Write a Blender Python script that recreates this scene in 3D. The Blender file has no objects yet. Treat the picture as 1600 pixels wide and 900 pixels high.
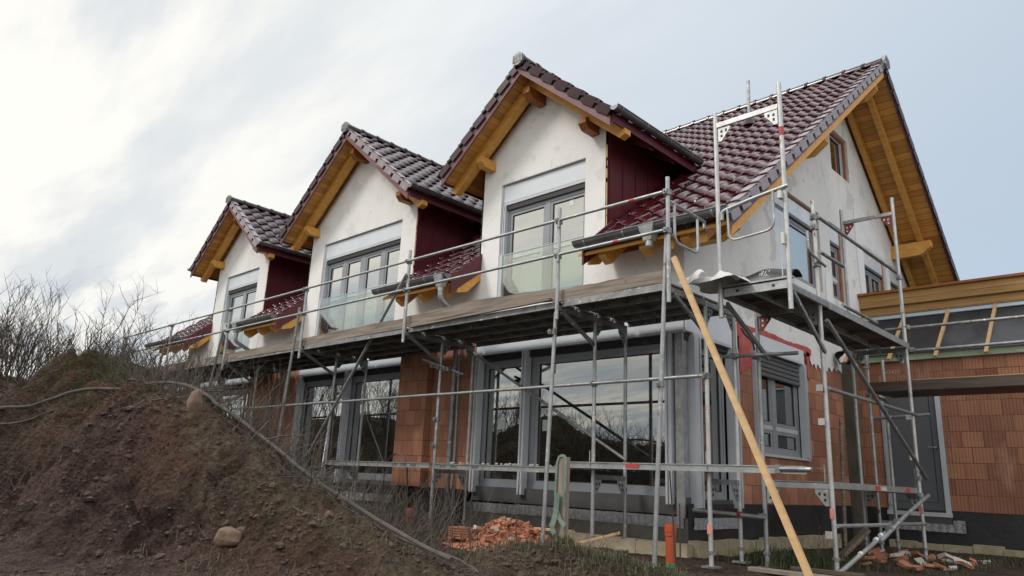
import bpy, math, random
import numpy as np
from mathutils import Matrix, Vector

SC = bpy.context.scene
COL = SC.collection
R_ = math.radians
random.seed(7)
rng = np.random.default_rng(11)

# ------------------------------------------------------------------ camera, sky, sun, exposure
cam_d = bpy.data.cameras.new("camera")
cam = bpy.data.objects.new("camera", cam_d)
COL.objects.link(cam)
CAM = Vector((4.6676, -7.9837, 0.1901))
M3 = Matrix(((0.72466066, 0.1450836, 0.67365991),
             (0.68775777, -0.21339011, -0.6938688),
             (0.04308338, 0.96613426, -0.25441779)))
cam.matrix_world = Matrix.Translation(CAM) @ M3.to_4x4()
cam_d.sensor_width = 36.0
cam_d.lens = 1134.81 / 1600 * 36
cam_d.clip_start = 0.05
cam_d.clip_end = 3000
SC.camera = cam

SUN_EL, SUN_AZ = 43.0, 214.0          # azimuth clockwise from +y: the sun is behind cloud to the front left
sd = Vector((math.sin(R_(SUN_AZ)) * math.cos(R_(SUN_EL)), math.cos(R_(SUN_AZ)) * math.cos(R_(SUN_EL)), math.sin(R_(SUN_EL))))
sun_d = bpy.data.lights.new("sun", 'SUN')
sun_d.energy = 1.5
sun_d.angle = R_(16)
sun_d.color = (1.0, 0.955, 0.89)
sun = bpy.data.objects.new("sun", sun_d)
COL.objects.link(sun)
sun.rotation_euler = (-sd).to_track_quat('-Z', 'Y').to_euler()

w = bpy.data.worlds.new("World")
SC.world = w
w.use_nodes = True
nt = w.node_tree
nt.nodes.clear()
N = nt.nodes.new
L = nt.links.new


def vmath(op, a, b=None):
    n = N('ShaderNodeVectorMath'); n.operation = op
    for i, v in enumerate((a, b)):
        if v is None: continue
        if isinstance(v, (tuple, list)): n.inputs[i].default_value = v
        else: L(v, n.inputs[i])
    return n


def smath(op, a, b=None, clamp=False):
    n = N('ShaderNodeMath'); n.operation = op; n.use_clamp = clamp
    for i, v in enumerate((a, b)):
        if v is None: continue
        if isinstance(v, (int, float)): n.inputs[i].default_value = v
        else: L(v, n.inputs[i])
    return n.outputs[0]


def wmix(f, a, b):
    n = N('ShaderNodeMix'); n.data_type = 'RGBA'
    if isinstance(f, (int, float)): n.inputs[0].default_value = f
    else: L(f, n.inputs[0])
    for i, v in ((6, a), (7, b)):
        if isinstance(v, (tuple, list)): n.inputs[i].default_value = (*v, 1)
        else: L(v, n.inputs[i])
    return n.outputs[2]


def wnoise(vec, scale, detail, rough=0.5):
    n = N('ShaderNodeTexNoise'); n.inputs['Scale'].default_value = scale
    n.inputs['Detail'].default_value = detail; n.inputs['Roughness'].default_value = rough
    L(vec, n.inputs['Vector'])
    return n.outputs['Fac']


def wramp(f, lo, hi):
    n = N('ShaderNodeMapRange'); n.interpolation_type = 'SMOOTHSTEP'
    L(f, n.inputs[0]); n.inputs[1].default_value = lo; n.inputs[2].default_value = hi
    return n.outputs[0]


tc = N('ShaderNodeTexCoord')
sky = N('ShaderNodeTexSky'); sky.sky_type = 'NISHITA'; sky.sun_disc = False
sky.sun_elevation = R_(SUN_EL); sky.sun_rotation = R_(SUN_AZ)
sky.air_density = 1.0; sky.dust_density = 2.0
bgs = N('ShaderNodeBackground'); bgs.inputs[1].default_value = 0.085
L(sky.outputs[0], bgs.inputs[0])
sep = N('ShaderNodeSeparateXYZ'); L(tc.outputs['Generated'], sep.inputs[0])
zz = smath('MAXIMUM', sep.outputs[2], 0.0)
den = smath('ADD', zz, 0.16)
px = smath('DIVIDE', sep.outputs[0], den)
py = smath('DIVIDE', sep.outputs[1], den)
cmb = N('ShaderNodeCombineXYZ'); L(px, cmb.inputs[0]); L(py, cmb.inputs[1])
mp = N('ShaderNodeMapping'); mp.inputs['Rotation'].default_value = (0, 0, R_(35)); mp.inputs['Scale'].default_value = (0.5, 1.7, 1)
L(cmb.outputs[0], mp.inputs[0])
n1 = wnoise(mp.outputs[0], 1.5, 6, 0.55)
n2 = wnoise(mp.outputs[0], 3.6, 6, 0.6)
# sun side of the sky: 1 towards the veiled sun, 0 away from it
dt = vmath('DOT_PRODUCT', tc.outputs['Generated'], tuple(sd)).outputs['Value']
side = wramp(dt, -0.55, 0.75)
lowness = wramp(sep.outputs[2], 0.42, 0.0)
ccol = wmix(side, (0.50, 0.60, 0.71), (0.80, 0.82, 0.825))
near = smath('MULTIPLY', wramp(dt, 0.60, 0.85), wramp(sep.outputs[2], 0.75, 0.45))
ccol = wmix(near, ccol, (0.85, 0.80, 0.70))
shade = wramp(n1, 0.44, 0.62)
shade = smath('MULTIPLY', shade, smath('ADD', smath('MULTIPLY', side, 0.95), 0.05))
low2 = smath('ADD', smath('MULTIPLY', lowness, 0.75), 0.25)
ccol = wmix(smath('MULTIPLY', smath('MULTIPLY', shade, low2), 0.85), ccol, (0.41, 0.47, 0.54))
fine = wramp(n2, 0.48, 0.66)
ccol = wmix(smath('MULTIPLY', smath('MULTIPLY', fine, side), 0.42), ccol, (0.56, 0.62, 0.68))
warm = smath('MULTIPLY', wramp(vmath('DOT_PRODUCT', tc.outputs['Generated'], (-0.93, 0.05, 0.36)).outputs['Value'], 0.72, 0.99), 0.75)
ccol = wmix(warm, ccol, wmix(shade, (0.93, 0.90, 0.83), (0.62, 0.66, 0.69)))
lband = smath('MULTIPLY', wramp(n2, 0.47, 0.62), smath('MULTIPLY', wramp(sep.outputs[2], 0.30, 0.14), side))
ccol = wmix(smath('MULTIPLY', lband, 0.75), ccol, (0.44, 0.49, 0.55))
# bright bank of unseen sky, added behind the viewer to light gable and front
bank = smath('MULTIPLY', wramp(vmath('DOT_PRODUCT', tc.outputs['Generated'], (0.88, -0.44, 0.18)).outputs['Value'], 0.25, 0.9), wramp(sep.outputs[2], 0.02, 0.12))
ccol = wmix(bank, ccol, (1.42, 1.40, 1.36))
# cloud high overhead, out of view, made brighter to light the walls
ccol = wmix(wramp(sep.outputs[2], 0.60, 0.85), ccol, (1.30, 1.35, 1.40))
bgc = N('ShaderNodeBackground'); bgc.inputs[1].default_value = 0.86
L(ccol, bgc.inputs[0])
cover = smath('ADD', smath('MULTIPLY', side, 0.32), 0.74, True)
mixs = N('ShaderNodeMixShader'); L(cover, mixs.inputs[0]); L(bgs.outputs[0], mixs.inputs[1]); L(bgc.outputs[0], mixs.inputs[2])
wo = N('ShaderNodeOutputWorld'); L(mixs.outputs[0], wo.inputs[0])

SC.view_settings.view_transform = 'Standard'
SC.view_settings.look = 'None'
SC.view_settings.exposure = 0.42
SC.view_settings.gamma = 1.0
SC.view_settings.use_curve_mapping = False


# ------------------------------------------------------------------ mesh helpers
OFF = {}


class MB:
    """collects shapes in world coordinates; build() links them as ONE mesh object"""

    def __init__(s):
        s.v = []; s.f = []

    def poly(s, *pts):
        b = len(s.v); s.v += [tuple(p) for p in pts]; s.f.append(tuple(range(b, b + len(pts)))); return s

    def raw(s, vs, fs):
        b = len(s.v); s.v += [tuple(p) for p in vs]; s.f += [tuple(i + b for i in f) for f in fs]; return s

    def hexa(s, p):
        return s.raw(p, [(0, 3, 2, 1), (4, 5, 6, 7), (0, 1, 5, 4), (1, 2, 6, 5), (2, 3, 7, 6), (3, 0, 4, 7)])

    def box(s, x0, x1, y0, y1, z0, z1):
        return s.hexa([(x0, y0, z0), (x1, y0, z0), (x1, y1, z0), (x0, y1, z0), (x0, y0, z1), (x1, y0, z1), (x1, y1, z1), (x0, y1, z1)])

    def beam(s, p, q, w_, h, up=(0, 0, 1), bev=0.0):
        """box from p to q, width w_ (sideways), height h (along up)"""
        p = Vector(p); q = Vector(q); d = (q - p).normalized(); up = Vector(up)
        sd_ = d.cross(up).normalized(); u = sd_.cross(d).normalized()
        if bev <= 0:
            prof = [(-w_ / 2, -h / 2), (w_ / 2, -h / 2), (w_ / 2, h / 2), (-w_ / 2, h / 2)]
        else:
            a, b_, c = w_ / 2, h / 2, bev
            prof = [(-a + c, -b_), (a - c, -b_), (a, -b_ + c), (a, b_ - c), (a - c, b_), (-a + c, b_), (-a, b_ - c), (-a, -b_ + c)]
        n = len(prof)
        vs = [p + sd_ * x + u * y for x, y in prof] + [q + sd_ * x + u * y for x, y in prof]
        fs = [tuple(range(n - 1, -1, -1)), tuple(range(n, 2 * n))] + [(i, (i + 1) % n, n + (i + 1) % n, n + i) for i in range(n)]
        return s.raw(vs, fs)

    def prism(s, pts, t):
        """closed polygon pts extruded by vector t"""
        n = len(pts); t = Vector(t)
        a = [Vector(p) for p in pts]; b = [p + t for p in a]
        return s.raw(a + b, [tuple(range(n - 1, -1, -1)), tuple(range(n, 2 * n))] + [(i, (i + 1) % n, n + (i + 1) % n, n + i) for i in range(n)])

    def tube(s, pts, r, n=8, caps=True):
        pts = [Vector(p) for p in pts]
        rs = r if isinstance(r, (list, tuple)) else [r] * len(pts)
        vs = []; fs = []; ref = None
        for i, p in enumerate(pts):
            if i == 0: d = pts[1] - pts[0]
            elif i == len(pts) - 1: d = pts[-1] - pts[-2]
            else: d = (pts[i + 1] - p).normalized() + (p - pts[i - 1]).normalized()
            d.normalize()
            if ref is None:
                ref = Vector((0, 0, 1)) if abs(d.z) < 0.9 else Vector((1, 0, 0))
            a = d.cross(ref).normalized(); b = a.cross(d).normalized()
            ref = b
            for k in range(n):
                t = 2 * math.pi * k / n
                vs.append(p + a * (rs[i] * math.cos(t)) + b * (rs[i] * math.sin(t)))
        for i in range(len(pts) - 1):
            for k in range(n):
                k2 = (k + 1) % n
                fs.append((i * n + k, i * n + k2, (i + 1) * n + k2, (i + 1) * n + k))
        if caps:
            fs.append(tuple(range(n))); m = (len(pts) - 1) * n
            fs.append(tuple(range(m + n - 1, m - 1, -1)))
        return s.raw(vs, fs)

    def ring(s, c, axis, ro, ri, h, n=12):
        c = Vector(c); d = Vector(axis).normalized()
        ref = Vector((0, 0, 1)) if abs(d.z) < 0.9 else Vector((1, 0, 0))
        a = d.cross(ref).normalized(); b = a.cross(d)
        vs = []
        for k in range(n):
            t = 2 * math.pi * k / n; e = a * math.cos(t) + b * math.sin(t)
            vs += [c + e * ro - d * h / 2, c + e * ro + d * h / 2, c + e * ri + d * h / 2, c + e * ri - d * h / 2]
        fs = []
        for k in range(n):
            p = 4 * k; q = 4 * ((k + 1) % n)
            for j in range(4):
                fs.append((p + j, q + j, q + (j + 1) % 4, p + (j + 1) % 4))
        return s.raw(vs, fs)

    def build(s, name, m, parent=None, smooth=False, loc=None):
        off = Vector((0, 0, 0))
        if parent is not None: off = OFF[parent.name]
        elif loc is not None: off = Vector(loc)
        me = bpy.data.meshes.new(name)
        me.from_pydata([(a[0] - off[0], a[1] - off[1], a[2] - off[2]) for a in s.v], [], s.f)
        me.materials.append(m)
        if smooth:
            me.shade_smooth()
            if smooth != 'all':
                try: me.set_sharp_from_angle(angle=R_(42))
                except Exception: pass
        me.update()
        o = bpy.data.objects.new(name, me); COL.objects.link(o)
        if parent is not None: o.parent = parent
        elif loc is not None: o.location = off
        OFF[o.name] = off
        return o


def thing(name, label, cat, loc, group=None):
    o = bpy.data.objects.new(name, None); COL.objects.link(o)
    o.location = loc; o.empty_display_size = 0.2
    o['label'] = label; o['category'] = cat
    if group: o['group'] = group
    OFF[o.name] = Vector(loc)
    return o


def tag(o, label=None, cat=None, group=None, kind=None):
    if label: o['label'] = label
    if cat: o['category'] = cat
    if group: o['group'] = group
    if kind: o['kind'] = kind
    return o


def rounded(pts, r, n=5):
    """polyline with rounded corners"""
    pts = [Vector(p) for p in pts]; out = [pts[0]]
    for i in range(1, len(pts) - 1):
        a = (pts[i - 1] - pts[i]); b = (pts[i + 1] - pts[i])
        rr = min(r, a.length * .49, b.length * .49)
        p = pts[i] + a.normalized() * rr; q = pts[i] + b.normalized() * rr
        for k in range(n + 1):
            t = k / n
            out.append(p * (1 - t) ** 2 + pts[i] * 2 * t * (1 - t) + q * t * t)
    out.append(pts[-1]); return out


def text_into(mb, s, size, origin, right, up):
    """flat lettering added to a mesh builder"""
    cu = bpy.data.curves.new("lettering", 'FONT'); cu.body = s; cu.size = size; cu.resolution_u = 3; cu.extrude = 0.0006
    ob = bpy.data.objects.new("lettering", cu); COL.objects.link(ob)
    dg = bpy.context.evaluated_depsgraph_get()
    me = ob.evaluated_get(dg).to_mesh()
    o = Vector(origin); r = Vector(right).normalized(); u = Vector(up).normalized(); nn = r.cross(u)
    mb.raw([o + r * v.co.x + u * v.co.y + nn * v.co.z for v in me.vertices], [tuple(p.vertices) for p in me.polygons])
    ob.evaluated_get(dg).to_mesh_clear()
    bpy.data.objects.remove(ob); bpy.data.curves.remove(cu)


# ------------------------------------------------------------------ materials
def mat(name, col, rough=0.6, metal=0.0, spec=0.5, var=0.0, vscale=3.0, col2=None, bump=0.0, bscale=30.0, coat=0.0, stretch=None, build=None, detail=6):
    """principled material; col is mottled towards col2 (or a darker col) by noise"""
    m = bpy.data.materials.new(name); m.use_nodes = True
    t = m.node_tree; P = t.nodes['Principled BSDF']
    P.inputs['Roughness'].default_value = rough; P.inputs['Metallic'].default_value = metal
    P.inputs['Specular IOR Level'].default_value = spec
    P.inputs['Coat Weight'].default_value = coat
    P.inputs['Base Color'].default_value = (*col, 1)
    g = t.nodes.new('ShaderNodeNewGeometry')
    vec = g.outputs['Position']
    if stretch:
        mp_ = t.nodes.new('ShaderNodeMapping'); mp_.inputs['Scale'].default_value = stretch
        t.links.new(vec, mp_.inputs[0]); vec = mp_.outputs[0]
    if var > 0 or col2:
        c2 = col2 or tuple(c * (1 - var) for c in col)
        n = t.nodes.new('ShaderNodeTexNoise'); n.inputs['Scale'].default_value = vscale; n.inputs['Detail'].default_value = detail
        n.inputs['Roughness'].default_value = 0.62
        t.links.new(vec, n.inputs['Vector'])
        r = t.nodes.new('ShaderNodeMapRange'); r.inputs[1].default_value = 0.36; r.inputs[2].default_value = 0.66
        t.links.new(n.outputs['Fac'], r.inputs[0])
        x = t.nodes.new('ShaderNodeMix'); x.data_type = 'RGBA'
        x.inputs[6].default_value = (*col, 1); x.inputs[7].default_value = (*c2, 1)
        t.links.new(r.outputs[0], x.inputs[0]); t.links.new(x.outputs[2], P.inputs['Base Color'])
        r2 = t.nodes.new('ShaderNodeMapRange'); r2.inputs[3].default_value = max(rough - .1, .02); r2.inputs[4].default_value = min(rough + .12, 1)
        t.links.new(n.outputs['Fac'], r2.inputs[0]); t.links.new(r2.outputs[0], P.inputs['Roughness'])
    if bump > 0:
        nb = t.nodes.new('ShaderNodeTexNoise'); nb.inputs['Scale'].default_value = bscale; nb.inputs['Detail'].default_value = 5
        t.links.new(vec, nb.inputs['Vector'])
        b = t.nodes.new('ShaderNodeBump'); b.inputs['Strength'].default_value = bump; b.inputs['Distance'].default_value = 0.02
        t.links.new(nb.outputs['Fac'], b.inputs['Height']); t.links.new(b.outputs[0], P.inputs['Normal'])
    return m


def nodes(m):
    t = m.node_tree
    return t, t.nodes['Principled BSDF'], t.nodes.new, t.links.new


def mx(t, f, a, b, mode='MIX'):
    n = t.nodes.new('ShaderNodeMix'); n.data_type = 'RGBA'; n.blend_type = mode
    if isinstance(f, (int, float)): n.inputs[0].default_value = f
    else: t.links.new(f, n.inputs[0])
    for i, v in ((6, a), (7, b)):
        if isinstance(v, (tuple, list)): n.inputs[i].default_value = (*v, 1)
        else: t.links.new(v, n.inputs[i])
    return n.outputs[2]


def nz(t, vec, scale, detail=5, lo=0.35, hi=0.65, stretch=None):
    if stretch:
        q = t.nodes.new('ShaderNodeMapping'); q.inputs['Scale'].default_value = stretch
        t.links.new(vec, q.inputs[0]); vec = q.outputs[0]
    n = t.nodes.new('ShaderNodeTexNoise'); n.inputs['Scale'].default_value = scale; n.inputs['Detail'].default_value = detail
    t.links.new(vec, n.inputs['Vector'])
    r = t.nodes.new('ShaderNodeMapRange'); r.inputs[1].default_value = lo; r.inputs[2].default_value = hi
    t.links.new(n.outputs['Fac'], r.inputs[0])
    return r.outputs[0]


def brick_mat(name, k=1.0):
    """ribbed orange clay blocks, thin bed joints, each block its own tone"""
    m = mat(name, (.4, .16, .08), .85); t, P, Nn, Ln = nodes(m)
    g = Nn('ShaderNodeNewGeometry'); s = Nn('ShaderNodeSeparateXYZ'); Ln(g.outputs['Position'], s.inputs[0])
    ad = Nn('ShaderNodeMath'); Ln(s.outputs[0], ad.inputs[0]); Ln(s.outputs[1], ad.inputs[1])
    c = Nn('ShaderNodeCombineXYZ'); Ln(ad.outputs[0], c.inputs[0]); Ln(s.outputs[2], c.inputs[1])
    b = Nn('ShaderNodeTexBrick'); Ln(c.outputs[0], b.inputs['Vector'])
    b.inputs['Scale'].default_value = 1; b.inputs['Brick Width'].default_value = .30; b.inputs['Row Height'].default_value = .25
    b.inputs['Mortar Size'].default_value = .0048; b.inputs['Mortar Smooth'].default_value = .3; b.inputs['Bias'].default_value = 0
    b.offset = .43
    b.inputs['Color1'].default_value = (.46 * k, .215 * k, .125 * k, 1); b.inputs['Color2'].default_value = (.26 * k, .108 * k, .064 * k, 1)
    b.inputs['Mortar'].default_value = (.06, .03, .022, 1)
    grime = nz(t, g.outputs['Position'], 1.3, 6, .42, .75)
    col = mx(t, grime, b.outputs['Color'], (.25 * k, .12 * k, .07 * k))
    pale = nz(t, g.outputs['Position'], 3.4, 8, .58, .80, (1, 1, .45))
    col = mx(t, pale, col, (.48 * k, .27 * k, .175 * k))
    # vertical ribs of the clay blocks
    wv = Nn('ShaderNodeTexWave'); wv.bands_direction = 'X'; wv.inputs['Scale'].default_value = 6.5; wv.inputs['Distortion'].default_value = .5
    wv.inputs['Detail'].default_value = 2; wv.inputs['Detail Scale'].default_value = 2
    Ln(c.outputs[0], wv.inputs['Vector'])
    rb = Nn('ShaderNodeMapRange'); rb.inputs[1].default_value = 0; rb.inputs[2].default_value = .35; Ln(wv.outputs['Fac'], rb.inputs[0])
    col = mx(t, .42, col, mx(t, rb.outputs[0], (.52, .48, .46), (1.08, 1.08, 1.08)), 'MULTIPLY')
    Ln(col, P.inputs['Base Color'])
    h = Nn('ShaderNodeMath'); h.operation = 'MULTIPLY_ADD'; h.inputs[1].default_value = -1.0
    Ln(b.outputs['Fac'], h.inputs[0]); Ln(rb.outputs[0], h.inputs[2])
    bu = Nn('ShaderNodeBump'); bu.inputs['Strength'].default_value = .55; bu.inputs['Distance'].default_value = .006
    Ln(h.outputs[0], bu.inputs['Height']); Ln(bu.outputs[0], P.inputs['Normal'])
    return m


def plaster_mat(name, col, col2, blotch):
    """trowelled base coat: cloudy, with greyer patches and fine vertical drags"""
    m = mat(name, col, .9, spec=.25); t, P, Nn, Ln = nodes(m)
    g = Nn('ShaderNodeNewGeometry'); pos = g.outputs['Position']
    c = mx(t, nz(t, pos, .9, 6, .40, .66), col, col2)
    c = mx(t, nz(t, pos, 5.0, 8, .54, .86, (1, 1, .7)), c, tuple(a * .88 for a in col2))
    c = mx(t, nz(t, pos, 2.1, 3, .585, .60), c, blotch)
    c = mx(t, nz(t, pos, 9.0, 2, .70, .76, (1, 1, .3)), c, tuple(a * .84 for a in col))
    Ln(c, P.inputs['Base Color'])
    nb = Nn('ShaderNodeTexNoise'); nb.inputs['Scale'].default_value = 26; nb.inputs['Detail'].default_value = 6; Ln(pos, nb.inputs['Vector'])
    bu = Nn('ShaderNodeBump'); bu.inputs['Strength'].default_value = .22; bu.inputs['Distance'].default_value = .01
    Ln(nb.outputs['Fac'], bu.inputs['Height']); Ln(bu.outputs[0], P.inputs['Normal'])
    return m


def wood_mat(name, c1, c2, axis, board=None, rough=.55, knots=True, along=None):
    """axis: which world axis the grain follows; board: joint spacing measured along world axis `along`"""
    m = mat(name, c1, rough, spec=.35); t, P, Nn, Ln = nodes(m)
    g = Nn('ShaderNodeNewGeometry'); pos = g.outputs['Position']
    st = {'x': (.6, 9, 9), 'y': (9, .6, 9), 'z': (9, 9, .6), 's': (1.5, 5, 5)}[axis]
    c = mx(t, nz(t, pos, 3.2, 6, .30, .70, st), c1, c2)
    if knots:
        v = Nn('ShaderNodeTexVoronoi'); v.inputs['Scale'].default_value = 3.1; Ln(pos, v.inputs['Vector'])
        r = Nn('ShaderNodeMapRange'); r.inputs[1].default_value = .05; r.inputs[2].default_value = .11; Ln(v.outputs['Distance'], r.inputs[0])
        c = mx(t, r.outputs[0], tuple(a * .45 for a in c2), c)
    if board:
        s = Nn('ShaderNodeSeparateXYZ'); Ln(pos, s.inputs[0])
        src = s.outputs[{'x': 0, 'y': 1, 'z': 2}[along]]
        d = Nn('ShaderNodeMath'); d.operation = 'DIVIDE'; d.inputs[1].default_value = board; Ln(src, d.inputs[0])
        fr = Nn('ShaderNodeMath'); fr.operation = 'FRACT'; Ln(d.outputs[0], fr.inputs[0])
        r = Nn('ShaderNodeMapRange'); r.inputs[1].default_value = .03; r.inputs[2].default_value = .09; Ln(fr.outputs[0], r.inputs[0])
        fl = Nn('ShaderNodeMath'); fl.operation = 'FLOOR'; Ln(d.outputs[0], fl.inputs[0])
        wn = Nn('ShaderNodeTexWhiteNoise'); wn.noise_dimensions = '1D'; Ln(fl.outputs[0], wn.inputs['W'])
        tone = Nn('ShaderNodeMapRange'); tone.inputs[3].default_value = .72; tone.inputs[4].default_value = 1.12; Ln(wn.outputs['Value'], tone.inputs[0])
        cc = Nn('ShaderNodeCombineColor'); [Ln(tone.outputs[0], cc.inputs[i]) for i in range(3)]
        c = mx(t, 1.0, c, cc.outputs[0], 'MULTIPLY')
        c = mx(t, r.outputs[0], tuple(a * .22 for a in c2), c)
    Ln(c, P.inputs['Base Color'])
    return m


def glass_mat(name, tint, f0, f1, warp=0.0):
    m = bpy.data.materials.new(name); m.use_nodes = True; t = m.node_tree; t.nodes.clear()
    Nn, Ln = t.nodes.new, t.links.new
    tr = Nn('ShaderNodeBsdfTransparent'); tr.inputs[0].default_value = (*tint, 1)
    gl = Nn('ShaderNodeBsdfGlossy'); gl.inputs['Roughness'].default_value = 0.0; gl.inputs[0].default_value = (.96, .97, .97, 1)
    lw = Nn('ShaderNodeLayerWeight'); lw.inputs['Blend'].default_value = .35
    r = Nn('ShaderNodeMapRange'); r.inputs[3].default_value = f0; r.inputs[4].default_value = f1; Ln(lw.outputs['Facing'], r.inputs[0])
    if warp:
        g = Nn('ShaderNodeNewGeometry'); n = Nn('ShaderNodeTexNoise'); n.inputs['Scale'].default_value = 1.6; Ln(g.outputs['Position'], n.inputs['Vector'])
        b = Nn('ShaderNodeBump'); b.inputs['Strength'].default_value = warp; b.inputs['Distance'].default_value = .02
        Ln(n.outputs['Fac'], b.inputs['Height']); Ln(b.outputs[0], gl.inputs['Normal'])
    mxs = Nn('ShaderNodeMixShader'); Ln(r.outputs[0], mxs.inputs[0]); Ln(tr.outputs[0], mxs.inputs[1]); Ln(gl.outputs[0], mxs.inputs[2])
    o = Nn('ShaderNodeOutputMaterial'); Ln(mxs.outputs[0], o.inputs[0])
    return m


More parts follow.
